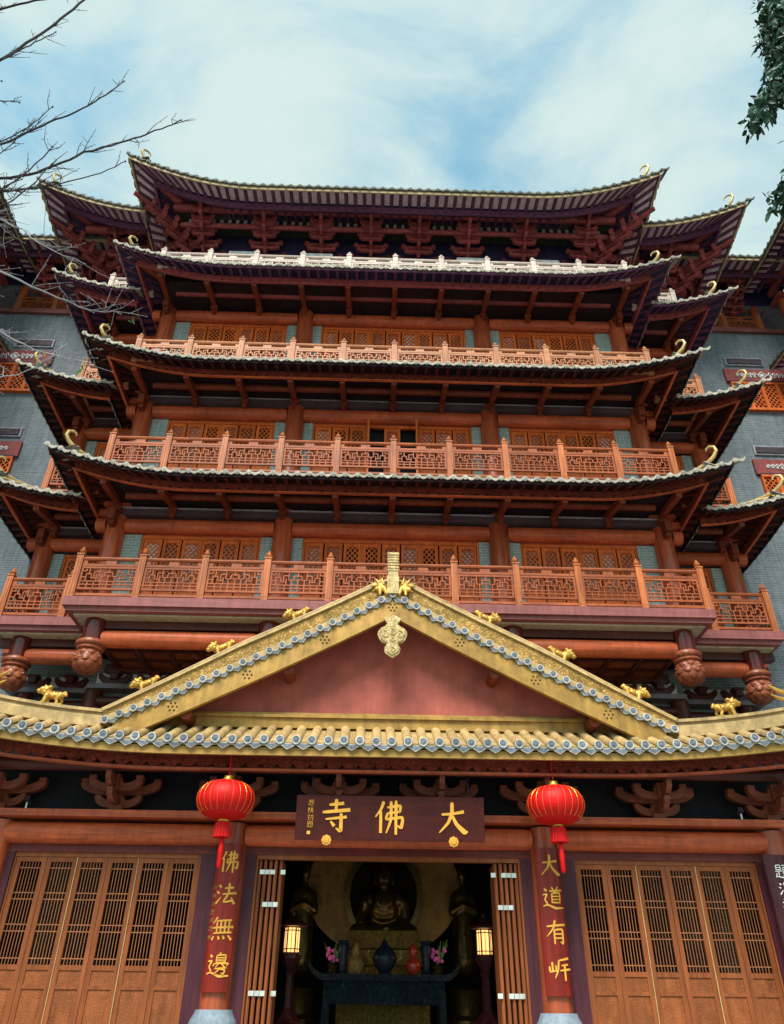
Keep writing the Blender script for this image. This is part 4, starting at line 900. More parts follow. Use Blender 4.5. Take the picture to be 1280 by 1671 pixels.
for s in (-1, 1):
    mb = MB(); mb.tube([(s*x, 14.80, zt(x)+.54*(1-.42*max(0, (x-3.2)/2.5))) for x in lin(.25, 5.75, 20)], .045, 8); obj('coping_roll', mb, gold_tile, PT, True)
    mb = MB(); sweep(mb, [[Vector((s*x, 14.72, zt(x)-.06)), Vector((s*x, 14.9, zt(x)+.07)), Vector((s*x, 17.4, zt(x)+.07)), Vector((s*x, 17.4, zt(x)-.06))] for x in lin(0, 6.2, 16)]); obj('roof_slope', mb, gold_tile, PT)
    # verge tiles
    n = 23; L = 5.6
    for i in range(n):
        x = .0+L*i/(n-1)*1.0; sl = math.atan2(zt(x+.05)-zt(x-.05) if x > .05 else -.565*.1, .1)*s
        if i == 0 and s < 0: continue
        p = Vector((s*x, 14.66, zt(x)+.0)); inst('cap_tile', CAP_M, PT, p+Vector((0, J(.006), J(.006))), (J(.05), (-sl if i else 0)+J(.1), J(.05)), (.88, .9, .88))
    for i in range(n-1):
        x = L*(i+.5)/(n-1); sl = math.atan2(zt(x+.05)-zt(x-.05), .1)*s
        inst('drip_tile', DRIP_M, PT, (s*x, 14.68, zt(x)-.015), (J(.04), -sl+J(.05), J(.04)), (.82, .9, .82))
    mb = MB(); sweep(mb, [[Vector((s*x, 14.68, zt(x)-.03)), Vector((s*x, 14.68, zt(x)+.10)), Vector((s*x, 14.9, zt(x)+.12)), Vector((s*x, 14.9, zt(x)-.05))] for x in lin(0, 5.7, 20)]); obj('verge_tile_bed', mb, gold_tile, PT)
    # plum-blossom nails on the verge boards
    for x in (1.42, 2.95, 4.35):
        zc = zt(x)-.29; mb = MB()
        for q in range(7):
            a = q*math.pi/3; rr = .085 if q < 6 else 0; mb.ell((s*x+rr*math.cos(a), 14.70, zc+rr*math.sin(a)), (.022, .02, .022), 8, 5)
        obj('nail_cluster', mb, bronze, PT, True)
    # purlin ends under the verge
    for x in (2.15, 4.1):
        mb = MB(); mb.tube([(s*x, 14.84, zt(x)-.50), (s*x, 15.43, zt(x)-.50)], .12, 12); obj('purlin_end', mb, wood_y, PT, True)
mb = MB()
for q in range(7):
    a = q*math.pi/3; rr = .08 if q < 6 else 0; mb.ell((rr*math.cos(a), 14.70, 7.33+rr*math.sin(a)), (.022, .02, .022), 8, 5)
obj('nail_cluster', mb, bronze, PT, True)
# hanging carved ornament at the apex
hs = [(.005, 905), (.19, 960), (.12, 1010), (.15, 1040), (.245, 1065), (.30, 1100), (.315, 1135), (.27, 1190), (.21, 1220), (.13, 1235), (.12, 1250), (.17, 1285), (.15, 1335), (.07, 1362), (.0, 1385)]
rt = [(a, 7.16-(b-905)/480) for a, b in hs]; poly = rt + [(-a, z) for a, z in rt[::-1] if a > .01]
mb = MB(); mb.prism(poly[::-1], 14.66, 14.72); mb.prism([(a*.86, 6.66+(z-6.66)*.9) for a, z in poly[::-1]], 14.635, 14.66); og = obj('hanging_ornament', mb, gold_pale, PT)
mb = MB()
for c, r in (((-.16, 6.67), .1), ((.16, 6.67), .1), ((0, 6.72), .09), ((0, 6.32), .07), ((0, 6.55), .06)):
    mb.tube([(c[0]+r*q/9*math.cos(q*.9), 14.63, c[1]+r*q/9*math.sin(q*.9)) for q in range(2, 10)], .018, 6)
obj('scroll_relief', mb, gold_pale, og, True)
# apex post with ribs, dragon heads either side
mb = MB(); mb.box(-.13, .13, 14.58, 14.9, 7.62, 8.05); mb.box(-.11, .11, 14.60, 14.88, 8.05, 8.62)
for q in range(6): mb.box(-.125, .125, 14.585, 14.895, 8.18+.07*q, 8.21+.07*q)
mb.box(-.13, .13, 14.57, 14.9, 8.58, 8.64); obj('apex_post', mb, gold_pale, PT)
DR = blob([('e', (.16, 0, .14), (.15, .12, .13)), ('c', (.16, -.03, .10), (.30, -.10, .02), .09, .06), ('c', (.16, 0, .2), (.42, 0, .16), .07, .03), ('c', (.12, 0, .22), (.16, 0, .42), .05, .015), ('c', (.22, 0, .24), (.34, 0, .38), .04, .012), ('c', (.3, 0, .2), (.5, 0, .26), .035, .01),
           ('c', (.08, -.08, .05), (.02, -.12, -.12), .07, .05), ('c', (.2, -.08, .04), (.2, -.12, -.14), .07, .04), ('e', (.1, -.11, .18), (.04, .03, .04)), ('c', (.28, -.06, .08), (.40, -.08, -.04), .04, .015)], .018, gold_f, 'dragon_head', 1)
for s in (-1, 1): inst('dragon_head', DR, PT, (s*.12, 14.72, 7.72), (0, 0, 0), (s*.8, .8, .85))
# corner ridges running out from the verge feet, with a gold spike at the far end
for s in (-1, 1):
    mb = MB(); rows = []
    for t in lin(0, 1, 14):
        x = 5.55+3.0*t; y = 14.95-.55*t; z = 4.83+.0*t+.30*t**2.2
        rows.append([Vector((s*x, y-.1, z-.16)), Vector((s*x, y-.1, z+.06)), Vector((s*x, y-.06, z+.06)), Vector((s*x, y-.06, z+.12)), Vector((s*x, y-.13, z+.12)), Vector((s*x, y-.13, z+.18)), Vector((s*x, y+.16, z+.18)), Vector((s*x, y+.1, z-.16))])
    sweep(mb, rows); obj('corner_ridge', mb, gold_tile, PT)
    mb = MB(); mb.tube([(s*8.2, 14.45, 5.2), (s*8.05, 14.42, 5.42), (s*7.78, 14.42, 5.5), (s*7.6, 14.42, 5.62)], [.07, .06, .05, .015], 8); mb.tube([(s*8.0, 14.42, 5.3), (s*7.75, 14.4, 5.34), (s*7.6, 14.4, 5.42)], [.05, .04, .01], 8); obj('ridge_curl', mb, gold_f, PT, True)
# ---- timber frame
for x in (-3.05, 3.05): column(PT, x, 16.0, FZ+.65, 3.12, .27)
for x in (-3.05, 3.05):
    mb = MB(); mb.lathe([(.46, 0), (.46, .12), (.40, .16), (.42, .30), (.44, .38), (.40, .50), (.34, .60), (.33, .65)], (x, 16.0, FZ), 20); obj('stone_base', mb, stone_b, PT, True)
for x in (-7.64, 7.64):
    column(PT, x, 16.0, FZ+.65, 3.12, .27); mb = MB(); mb.lathe([(.46, 0), (.46, .12), (.42, .30), (.44, .38), (.34, .60), (.33, .65)], (x, 16.0, FZ), 20); obj('stone_base', mb, stone_b, PT, True)
mb = MB(); mb.box(-8.4, 8.4, 15.62, 16.15, 3.16, 3.29); obj('plate_board', mb, wood_h, PT)
for x0, x1 in ((-7.72, -3.05), (-3.05, 3.05), (3.05, 7.72)): log(PT, x0+.24, x1-.24, 15.95, 2.91, .2)
mb = MB(); mb.box(-7.6, 7.6, 16.0, 16.16, 2.58, 2.74); obj('lintel', mb, maroon_l, PT)
for x0, x1 in ((-7.5, -7.24), (-3.64, -3.28), (-2.82, -2.57), (2.57, 2.82), (3.28, 3.64), (7.24, 7.5)):
    mb = MB(); mb.box(x0, x1, 16.0, 16.16, FZ, 2.58); obj('jamb', mb, maroon_j, PT)
mb = MB(); mb.box(-9.2, 9.2, 16.3, 16.4, 3.3, 5.0); obj('frieze_board', mb, dark_in, PT)
pl = MB(); pl.tube([(-8.6, 15.35, 4.08), (8.6, 15.35, 4.08)], .13, 12); obj('eave_purlin', pl, wood_beamd, PT, True)
# cloud-ended bracket sets under the eave
mb = MB()
mb.box(-.13, .13, -.13, .13, 0, .12)
mb.prism(crescent(0, .20, .46, .21), -.07, .07); mb.prism(crescent(0, .45, .52, .20), -.41, -.27); mb.prism(crescent(0, .45, .80, .21), -.06, .08)
mb.prism([(.1, .12), (-.52, .12), (-.66, .22), (-.7, .34), (-.5, .34), (-.42, .26), (.1, .26)][::-1], -.055, .055, 'YZ')
mb.prism([(.1, .36), (-.80, .36), (-.92, .46), (-.94, .58), (.1, .58)][::-1], -.05, .05, 'YZ'); mb.box(-.09, .09, -.5, -.3, .34, .62)
for sx in (-1, 1): mb.box(sx*.46-.07, sx*.46+.07, -.42, -.26, .52, .62); mb.box(sx*.72-.07, sx*.72+.07, -.07, .09, .53, .63)
CLB = mb.mesh('cloud_bracket', mat('dark_bracket_wood', (.20, .052, .026), .5, stretch=HX, scale=3, var=.35))  # darker red-brown than the columns and tie beams
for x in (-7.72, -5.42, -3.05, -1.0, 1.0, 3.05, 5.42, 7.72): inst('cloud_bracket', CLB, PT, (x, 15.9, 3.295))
# ---- lattice doors: six leaves each side
def door_leaf():
    w = .588; H = 3.1; mb = MB(); st = .092
    for x0, x1 in ((-w/2+.004, -w/2+st), (w/2-st, w/2-.004)): mb.box(x0, x1, -.03, .03, 0, H)
    for z0, z1 in ((0, .14), (.93, .99), (1.22, 1.30), (H-.09, H)): mb.box(-w/2+st, w/2-st, -.028, .028, z0, z1)
    return mb.mesh('door_leaf', door_w)
def door_parts():
    w = .588; H = 3.1; st = .092; mb = MB()
    z0, z1 = 1.30, H-.09; a, b = -w/2+st, w/2-st
    for i in range(1, 7): x = a+(b-a)*i/7; mb.box(x-.006, x+.006, -.012, .012, z0, z1)
    for z in (z0+.10, z0+.53, z0+.64, z0+1.06, z0+1.17, z1-.11): mb.box(a, b, -.014, .014, z-.009, z+.009)
    lat = mb.mesh('lattice', door_l)
    mb = MB(); mb.box(a, b, -.008, .008, .99, 1.22); mb.box(a, b, -.008, .008, .14, .93)
    mb.box(a+.05, b-.05, -.016, -.008, .2, .87)
    return lat, mb.mesh('panel', carve(mat('door_panel_wood', (.27, .078, .023), .5, scale=5, var=.2), 6, .008, .5))
DL = door_leaf(); LT, PN = door_parts()
for s in (-1, 1):
    mb = MB(); x0, x1 = sorted((s*3.64, s*7.24)); mb.box(x0, x1, 16.05, 16.14, 2.50, 2.58); mb.box(x0, x0+.035, 16.05, 16.14, FZ, 2.50); mb.box(x1-.035, x1, 16.05, 16.14, FZ, 2.50); df = obj('door_frame', mb, door_w, PT)
    for i in range(6):
        cx = x0+.035+.588*(i+.5)
        o = inst('door_leaf', DL, PT, (cx, 16.1, FZ)); inst('lattice', LT, o, (cx, 16.1, FZ)); inst('panel', PN, o, (cx, 16.1, FZ))
    for i in (2, 4):
        mb = MB(); xx = x0+.035+.588*i; mb.box(xx-.006, xx+.006, 16.05, 16.066, FZ, 2.49); obj('brass_seam', mb, gold_curl, PT)
# centre doorway: frame and the folded leaves stacked at each side
mb = MB(); mb.box(-2.57, 2.57, 16.03, 16.14, 2.50, 2.58); mb.box(-2.57, -2.53, 16.03, 16.14, FZ, 2.5); mb.box(2.53, 2.57, 16.03, 16.14, FZ, 2.5); obj('door_frame', mb, door_w, PT)
for s in (-1, 1):
    for i in range(5):
        x = s*(2.49-.10*i); mb = MB(); mb.box(x-.03, x+.03, 16.1-.02*(i % 2), 16.66, FZ, 2.49); mb.box(x-.012, x+.012, 16.08-.02*(i % 2), 16.1-.02*(i % 2), FZ, 2.49)
        fl = obj('folded_door_leaf', mb, door_w, PT)
        for z in (2.28, 1.72, .3):
            if i % 2 == (0 if z > 2 or z < 1 else 1) or i in (1, 2):
                mb = MB(); mb.box(x-.05*s-.045, x-.05*s+.045, 16.05, 16.07, z-.04, z+.04); obj('hinge', mb, hinge_m, fl)
# hall inside
mb = MB(); mb.box(-7.6, -7.5, 16.4, 25, FZ, 4.4); mb.box(7.5, 7.6, 16.4, 25, FZ, 4.4); mb.box(-7.6, 7.6, 24.9, 25, FZ, 4.4); mb.box(-7.6, 7.6, 16.4, 25, 4.4, 4.5); obj('inner_wall', mb, dark_in, PT)

# ---------------------------------------------------------------- boards with writing
SG = thing('name_board', (0, 15.05, 2.69), 'wide maroon board with three large gold characters over the doorway', 'sign')
tilt = Matrix.Rotation(R(-9), 4, 'X')
mb = MB(); mb.box(-1.77, 1.77, -.04, .04, 0, .78); o = obj('board', mb, plaque_m, SG, at=(0, 0, 0)); o.location = (0, 0, 0); o.rotation_euler.x = R(7)
bd = o
def child_on(o, nm, mb, mt):
    c = bpy.data.objects.new(nm, mb.mesh(nm, mt)); COL.objects.link(c); c.parent = o; WP[c.name] = WP[o.name]; return c
for ch, x, sz, zc in (('da', 1.17, .60, .41), ('fo', -.0, .62, .41), ('si', -1.02, .60, .43)):
    child_on(bd, 'gold_character', brush(MB(), CH[ch], x, zc, sz, -.04, .014), gold_txt)
mb = MB()
for i, ch in enumerate(('zhao', 'pu', 'chu', 'ti')): brush(mb, CH[ch], -1.50, .64-.125*i, .115, -.04, .008, wk=.9)
child_on(bd, 'signature', mb, gold_txt); mb = MB(); mb.box(-1.55, -1.49, -.05, -.042, .095, .15); child_on(bd, 'seal', mb, gold_txt)
for x in (-1.18, 1.18):
    mb = MB(); mb2 = MB(); mb2.lathe([(.001, .05), (.05, .045), (.06, .03), (.088, .03), (.09, 0)], n=24, mod=lambda t, z, r: 1+(.07*math.cos(8*t) if r > .07 else 0)); mb.add([(x+a, -.045-c, .0+b) for a, b, c in mb2.v], mb2.f); child_on(bd, 'gold_rosette', mb, gold_txt)
mb = MB(); mb.bar((-1.5, .03, .70), (-1.5, .25, 1.35), .04, .04); mb.bar((1.5, .03, .70), (1.5, .25, 1.35), .04, .04); child_on(bd, 'hanger_chain', mb, wood_dark)['kind'] = 'stuff'
def couplet(x, chars, label, mt, tm, size, zs, hw=.235, z0=.30, z1=2.72, extra=None):
    T = thing('couplet_board', (x, 15.72, z0), label, 'couplet board', None)
    cv = lambda X: .30-math.sqrt(max(.01, .30**2-(X-x)**2*.8))
    mb = MB(); rows = []
    for t in lin(-1, 1, 13):
        X = x+hw*t; c = cv(X); rows.append([Vector((X, 15.67+c, z0)), Vector((X, 15.67+c, z1)), Vector((X, 15.71+c, z1)), Vector((X, 15.71+c, z0))])
    sweep(mb, rows); obj('board', mb, mt, T, True)
    for ch, zc in zip(chars, zs): obj('character', brush(MB(), CH[ch], x+(.03 if size > .3 else 0), zc, size, 15.67, .01, cv), tm, T)
    if extra: extra(T, cv)
    return T
def small_script(T, cv):
    mb = MB(); r_ = random.Random(3); ks = ('zhao', 'pu', 'chu', 'ti', 'hai', 'zhao', 'pu')
    for i, k_ in enumerate(ks): brush(mb, CH[k_], -3.05-.185, 1.95-.135*i, .085, 15.67, .006, cv)
    obj('inscription', mb, mat('faded_gold_ink', (.42, .2, .07), .5), T)
couplet(-3.05, ('fo', 'fa', 'wu', 'bian'), 'red lacquer board with gold characters on the column left of the doorway', plaque_r, gold_txt, .40, (2.40, 1.84, 1.27, .70), extra=small_script)
couplet(3.05, ('da', 'dao', 'you', 'an'), 'red lacquer board with gold characters on the column right of the doorway', plaque_r, gold_txt, .40, (2.42, 1.84, 1.29, .73))
couplet(7.54, ('ti', 'hai', 'pu', 'wu', 'chu'), 'dark board with white running script on the far right column', plaque_d, white_txt, .25, (2.36, 2.06, 1.78, 1.5, 1.24), .25, -.1, 2.66)

# ---------------------------------------------------------------- red lanterns
def lantern(x, label):
    T = thing('red_lantern', (x, 14.68, 2.55), label, 'lantern', 'pair of red lanterns under the eave'); y = 14.68; zc = 3.29
    prof = [(.10, .345)]
    for i in range(15):
        a = math.pi*(i+.6)/15.2; prof.append((.50*math.sin(a)**.72+.03, .335*math.cos(a)))
    prof.append((.10, -.345))
    mb = MB(); mb.lathe([(r, z) for r, z in prof][::-1], (x, y, zc), 72, lambda t, z, r: 1+.022*abs(math.cos(12*t))); bd = obj('silk_body', mb, lan_red, T, True)
    mb = MB()
    for j in range(24):
        t = 2*math.pi*(j+.5)/24; mb.tube([(x+(r+.004)*math.cos(t), y+(r+.004)*math.sin(t), zc+z) for r, z in prof[3:13]], .0035, 4)
    obj('rib_wire', mb, lan_gold, bd)
    mb = MB(); mb.lathe([(.10, 0), (.105, .03), (.085, .07), (.09, .085), (.07, .09)], (x, y, zc+.34), 16); obj('top_cap', mb, lan_gold, T, True)
    mb = MB(); mb.lathe([(.085, -.06), (.10, -.05), (.11, -.02), (.10, 0)], (x, y, zc-.34), 16); obj('bottom_cap', mb, lan_gold, T, True)
    mb = MB(); mb.lathe([(.155, -.31), (.15, -.2), (.14, -.1), (.13, -.06)], (x, y, zc-.34), 40, lambda t, z, r: 1+.04*math.cos(20*t)); obj('fringe', mb, lan_red, T, True)
    mb = MB(); mb.lathe([(.018, -.5), (.045, -.46), (.05, -.2), (.04, -.02), (.012, 0)], (x+.02, y, zc-.66), 12); obj('tassel', mb, lan_red, T, True)
    mb = MB(); mb.tube([(x+.02, y, zc-.67), (x, y, zc-.4)], .008, 5); mb.tube([(x, y, zc+.42), (x, y, 4.1)], .012, 6); obj('cord', mb, lan_red, T)
lantern(-3.06, 'round red silk lantern with tassel hanging left of the name board')
lantern(3.08, 'round red silk lantern with tassel hanging right of the name board')

# ---------------------------------------------------------------- golden lions on the ridges
LION = blob([('e', (0, 0, .30), (.23, .105, .11)), ('e', (.17, 0, .33), (.13, .12, .14)), ('e', (-.18, 0, .31), (.12, .11, .12)), ('e', (.34, -.03, .45), (.13, .12, .125)), ('e', (.45, -.05, .41), (.08, .085, .065)), ('e', (.27, -.02, .47), (.12, .13, .13)),
             ('c', (.19, -.08, .26), (.22, -.10, .05), .07, .055), ('c', (.19, .08, .26), (.17, .09, .05), .07, .055), ('c', (-.19, -.08, .26), (-.13, -.10, .15), .07, .05), ('c', (-.13, -.10, .15), (-.2, -.10, .04), .05, .038), ('c', (-.19, .08, .26), (-.24, .09, .14), .065, .045), ('c', (-.24, .09, .14), (-.19, .09, .04), .045, .038),
             ('e', (.25, -.11, .035), (.065, .045, .035)), ('e', (.2, .09, .035), (.065, .045, .035)), ('e', (-.17, -.10, .035), (.065, .045, .035)), ('e', (-.16, .09, .035), (.06, .045, .035)),
             ('c', (-.26, 0, .36), (-.34, 0, .34), .05, .055), ('e', (-.30, 0, .40), (.07, .06, .06)), ('e', (.24, 0, .50), (.12, .13, .11)), ('e', (.22, 0, .38), (.13, .14, .15)), *[('e', (.24-.09*math.cos(a)+.0*k, .125*math.sin(a)*(1 if k else -1), .45+.13*math.cos(a*1.3)), (.045, .045, .045)) for k in (0, 1) for a in (.3, .8, 1.3, 1.8, 2.3)], *[('e', (.12-.09*k, 0, .41+.008*(k % 2)), (.04, .035, .03)) for k in range(5)], ('e', (.29, -.1, .57), (.03, .03, .045)), ('e', (.29, .07, .57), (.03, .03, .045)), ('e', (.48, -.05, .44), (.03, .035, .025)), ('e', (.38, -.12, .47), (.025, .02, .02)), ('e', (.42, -.12, .455), (.02, .02, .02)), ('e', (.44, -.05, .35), (.045, .05, .025))], .013, gold_f, 'lion_body', 1)
base_m = MB(); base_m.box(-.34, .36, -.14, .14, -.02, .012); BASE = base_m.mesh('plinth', gold_f)
def lion(x, y, z, s, tilt, label):
    T = thing('ridge_lion', (x, y, z), label, 'lion figure', 'gold lions walking down the portico ridges'); T.rotation_euler = (0, tilt, 0)
    b = bpy.data.objects.new('lion_body', LION); COL.objects.link(b); b.parent = T; b.scale = (s*.68, .68, .62)
    b = bpy.data.objects.new('plinth', BASE); COL.objects.link(b); b.parent = T; b.scale = (s*.68, .68, .68)
for s, side in ((-1, 'left'), (1, 'right')):
    for x, w_ in ((1.95, 'nearest the gable apex on the %s slope'), (3.48, 'halfway down the %s gable slope'), (4.92, 'at the foot of the %s gable slope')):
        lion(s*x, 14.95, zt(x)+.525*(1-.42*max(0, (x-3.2)/2.5))+.0, s, s*.46, 'small gold lion '+w_ % side)
    lion(s*6.75, 14.73, 4.83+.30*.4**2.2+.185, s, -s*.06, 'small gold lion on the level corner ridge at the far %s' % side)
# ---------------------------------------------------------------- inside the hall
AT = thing('altar_table', (0, 19.1, FZ), 'long dark blue carved altar table with upturned ends in the doorway', 'altar')
mb = MB(); sweep(mb, [[Vector((x, 18.72, .60+u)), Vector((x, 18.72, .72+u)), Vector((x, 19.5, .72+u)), Vector((x, 19.5, .60+u))] for x, u in ((-1.62, .26), (-1.55, .14), (-1.42, .03), (-1.3, 0), (1.3, 0), (1.42, .03), (1.55, .14), (1.62, .26))]); obj('table_top', mb, altar_m, AT)
mb = MB(); mb.box(-1.2, 1.2, 18.82, 19.4, .18, .60); obj('apron', mb, altar_m, AT)
for x in (-1.25, 1.25):
    for y in (18.85, 19.37): mb = MB(); mb.bar((x, y, FZ), (x*.97, y, .6), .14, .14, (0, 1, 0)); obj('leg', mb, altar_m, AT)
# Buddha on a carved pedestal
BU = thing('buddha_statue', (0, 21.4, FZ), 'dark gilded seated Buddha in front of an oval halo inside the hall', 'statue')
me = blob([('e', (0, 0, 1.05), (.22, .22, .28)), ('e', (0, .03, 1.3), (.13, .13, .13)), ('c', (0, .02, .62), (0, .02, .85), .15, .13), ('e', (0, .05, .35), (.42, .28, .42)), ('e', (-.36, .06, .50), (.2, .2, .2)), ('e', (.36, .06, .50), (.2, .2, .2)),
           ('c', (-.5, .05, .45), (-.56, -.05, .05), .15, .12), ('c', (-.56, -.05, .05), (-.48, -.35, .28), .12, .09), ('e', (-.46, -.4, .4), (.09, .05, .14)), ('c', (.5, .05, .45), (.54, -.02, .0), .15, .12), ('c', (.54, -.02, .0), (.2, -.38, -.12), .12, .09), ('e', (.08, -.42, -.12), (.14, .09, .06)),
           ('c', (-.65, -.1, -.2), (.25, -.4, -.25), .2, .16), ('c', (.65, -.1, -.2), (-.25, -.42, -.25), .2, .16), ('e', (0, .05, -.1), (.5, .3, .3)), ('c', (-.22, .04, 1.15), (-.23, .04, .9), .045, .05), ('c', (.22, .04, 1.15), (.23, .04, .9), .045, .05), ('c', (0, -.2, 1.1), (0, -.25, 1.0), .025, .04)], .028, bronze, 'body', 2)
inst('body', me, BU, (0, 21.0, 1.86))
mb = MB()
for q in range(6):
    z = 2.28-.12*q; w_ = .17+.035*min(q, 4); mb.tube([(w_*t, 20.72+.06*abs(t)+.012*q, z-.09*(1-t*t)+.02) for t in lin(-1, 1, 9)], .022, 6)
obj('robe_folds', mb, gold_p, BU, True)
mb = MB(); sweep(mb, [[Vector((1.0*math.cos(a)*k, 21.45+d, 2.55+1.12*math.sin(a)*k)) for k, d in ((1, 0), (1.0, .06), (.86, .06), (.86, 0))] for a in lin(0, 2*math.pi, 41)]); obj('halo_rim', mb, bronze, BU)
mb = MB(); mb.prism([(.86*math.cos(a), 2.55+.97*math.sin(a)) for a in lin(0, 2*math.pi, 40)[:-1]], 21.47, 21.5); obj('halo', mb, carve(mat('dark_halo', (.03, .026, .02), .5, metal=.3), 9, .03), BU)
for z0, z1, w_, d_ in ((1.3, 1.66, .84, .42), (.95, 1.26, .92, .5), (.2, .92, .86, .5), (FZ, .2, 1.05, .6)):
    mb = MB(); n = 28
    mb.box(-w_, w_, 20.75-d_, 21+d_, z0, z1)
    r_ = random.Random(int(z0*100))
    for i in range(n):
        for j in range(max(2, int((z1-z0)/.1))):
            mb.ell((-w_+2*w_*(i+.5)/n+r_.uniform(-.015, .015), 20.75-d_, z0+(j+.5)*.1+r_.uniform(-.015, .015)), (.028*r_.uniform(.6, 1.4), .035, .035*r_.uniform(.6, 1.4)), 6, 4)
    obj('pedestal_tier', mb, bronze_g, BU)
# golden disc wall behind
mb = MB(); mb.prism([(2.0*math.cos(a), 2.75+1.55*math.sin(a)) for a in lin(0, 2*math.pi, 48)[:-1]], 21.75, 21.8); tag(obj('wall_disc', mb, halo_gold), 'large dull gold disc on the wall behind the Buddha', 'wall ornament')
def attendant(x, label):
    T = thing('standing_figure', (x, 21.3, FZ), label, 'statue', 'attendant statues')
    me = blob([('e', (0, 0, 2.25), (.13, .14, .17)), ('e', (0, 0, 2.42), (.1, .1, .08)), ('c', (0, 0, 1.95), (0, 0, 2.1), .08, .07), ('e', (0, 0, 1.7), (.24, .17, .28)), ('c', (0, 0, 1.5), (0, 0, .3), .22, .34), ('c', (-.22, 0, 1.8), (-.28, -.1, 1.4), .09, .1), ('c', (-.28, -.1, 1.4), (-.03, -.2, 1.55), .09, .06), ('c', (.22, 0, 1.8), (.28, -.1, 1.4), .09, .1), ('c', (.28, -.1, 1.4), (.03, -.2, 1.55), .09, .06)], .035, bronze, 'body', 2)
    inst('body', me, T, (x, 21.3, .75))
    mb = MB(); mb.lathe([(.5, 0), (.5, .5), (.4, .6), (.42, .95), (.48, 1.1), (.36, 1.14)], (x, 21.3, FZ), 20); obj('pedestal', mb, bronze, T, True)
attendant(-2.0, 'dark standing attendant statue left of the Buddha'); attendant(2.0, 'dark standing attendant statue right of the Buddha')
def lamp(x, label):
    T = thing('standing_lamp', (x, 18.3, FZ), label, 'lamp', 'lit pagoda lamps inside the doorway'); y = 18.3
    mb = MB(); mb.lathe([(.34, 0), (.34, .08), (.27, .12), (.27, .42), (.33, .46), (.24, .52), (.16, .62), (.10, .70), (.09, 1.25), (.12, 1.32), (.09, 1.38), (.16, 1.48), (.22, 1.56), (.22, 1.62)], (x, y, FZ), 6); obj('stand', mb, lamp_w, T)
    mb = MB(); mb.lathe([(.155, 0), (.155, .44)], (x, y, 1.08), 6); obj('shade', mb, lamp_glow, T)
    mb = MB()
    for j in range(6):
        a = 2*math.pi*j/6; b = 2*math.pi*(j+1)/6; p = Vector((x+.17*math.cos(a), y+.17*math.sin(a), 0)); q = Vector((x+.17*math.cos(b), y+.17*math.sin(b), 0))
        mb.bar(p+Vector((0, 0, 1.04)), p+Vector((0, 0, 1.54)), .028, .028, (0, 1, 0))
        for z in (1.06, 1.13, 1.47, 1.53): mb.bar(p+Vector((0, 0, z)), q+Vector((0, 0, z)), .018, .018)
        m_ = (p+q)/2; mb.bar(m_+Vector((0, 0, 1.06)), m_+Vector((0, 0, 1.53)), .012, .012, (0, 1, 0))
    obj('lamp_frame', mb, lamp_w, T)
    mb = MB(); mb.lathe([(.30, 0), (.33, .03), (.22, .10), (.10, .17), (.05, .20), (.05, .26), (.01, .32)], (x, y, 1.55), 6); obj('roof_cap', mb, lamp_w, T)
    ld = bpy.data.lights.new('lamp_light', 'POINT'); ld.energy = 7; ld.color = (1, .62, .3); ld.shadow_soft_size = .15
    link(bpy.data.objects.new('lamp_light', ld), T, (x, y+.3, 1.3))
lamp(-1.97, 'lit pagoda-shaped lamp on a dark stand at the left of the doorway'); lamp(2.1, 'lit pagoda-shaped lamp on a dark stand at the right of the doorway')
def vase(x, label, mt, hk, fl):
    T = thing('vase', (x, 19.0, .72), label, 'vase', None)
    mb = MB(); mb.lathe([(.09, 0), (.11, .05), (.08, .1), (.10, .3*hk), (.13, .45*hk), (.10, .5*hk), (.14, .55*hk)], (x, 19.0, .722), 16); obj('body', mb, mt, T, True)
    if fl:
        mb = MB(); r_ = random.Random(int(x*10))
        for i in range(16): 
            a = r_.uniform(0, 6.28); d = r_.uniform(.03, .16); z = .72+.55*hk+r_.uniform(.05, .3); mb.ell((x+d*math.cos(a), 19+d*math.sin(a)*.6-.03, z), (.04, .03, .04), 6, 5)
        obj('flowers', mb, flower_m, T, True)
        mb = MB()
        for i in range(14):
            a = r_.uniform(0, 6.28); mb.tube([(x, 19, .72+.5*hk), (x+.12*math.cos(a), 19, .9+.5*hk), (x+.22*math.cos(a), 18.98, 1.05+.5*hk+r_.uniform(0, .2))], [.01, .012, .004], 5)
        obj('stems', mb, leaf_l, T)
blue_v = mat('dark_blue_glaze', (.012, .018, .035), .35)
vase(-.9, 'tall dark blue vase at the left end of the altar', blue_v, 1.15, False); vase(.9, 'tall dark blue vase at the right end of the altar', blue_v, 1.15, False)
vase(-1.12, 'small vase of pink flowers at the left end of the altar', bronze, .35, True); vase(1.15, 'small vase of pink flowers at the right end of the altar', bronze, .35, True)
IB = thing('incense_burner', (0, 18.95, .72), 'dark rounded incense burner at the centre of the altar', 'incense burner')
mb = MB(); mb.lathe([(.15, 0), (.12, .05), (.22, .16), (.27, .28), (.25, .38), (.17, .47), (.09, .53), (.05, .61), (.01, .68)], (0, 18.98, .722), 24); obj('bowl', mb, blue_v, IB, True)
for s in (-1, 1): mb = MB(); mb.tube([(s*.25, 18.98, .96), (s*.36, 18.98, 1.04), (s*.34, 18.98, 1.18)], .03, 8); obj('handle', mb, bronze_g, IB, True)
def gourd(x, label, mt):
    mb = MB(); mb.lathe([(.08, 0), (.15, .08), (.17, .18), (.12, .28), (.06, .34), (.09, .42), (.07, .5), (.02, .58)], (x, 18.95, .722), 18); tag(obj('gourd_jar', mb, mt, None, True), label, 'jar')
gourd(.62, 'red glazed gourd jar on the altar right of the burner', mat('red_glaze', (.35, .03, .015), .25, coat=.4)); gourd(-.62, 'gilded gourd jar on the altar left of the burner', bronze_g)
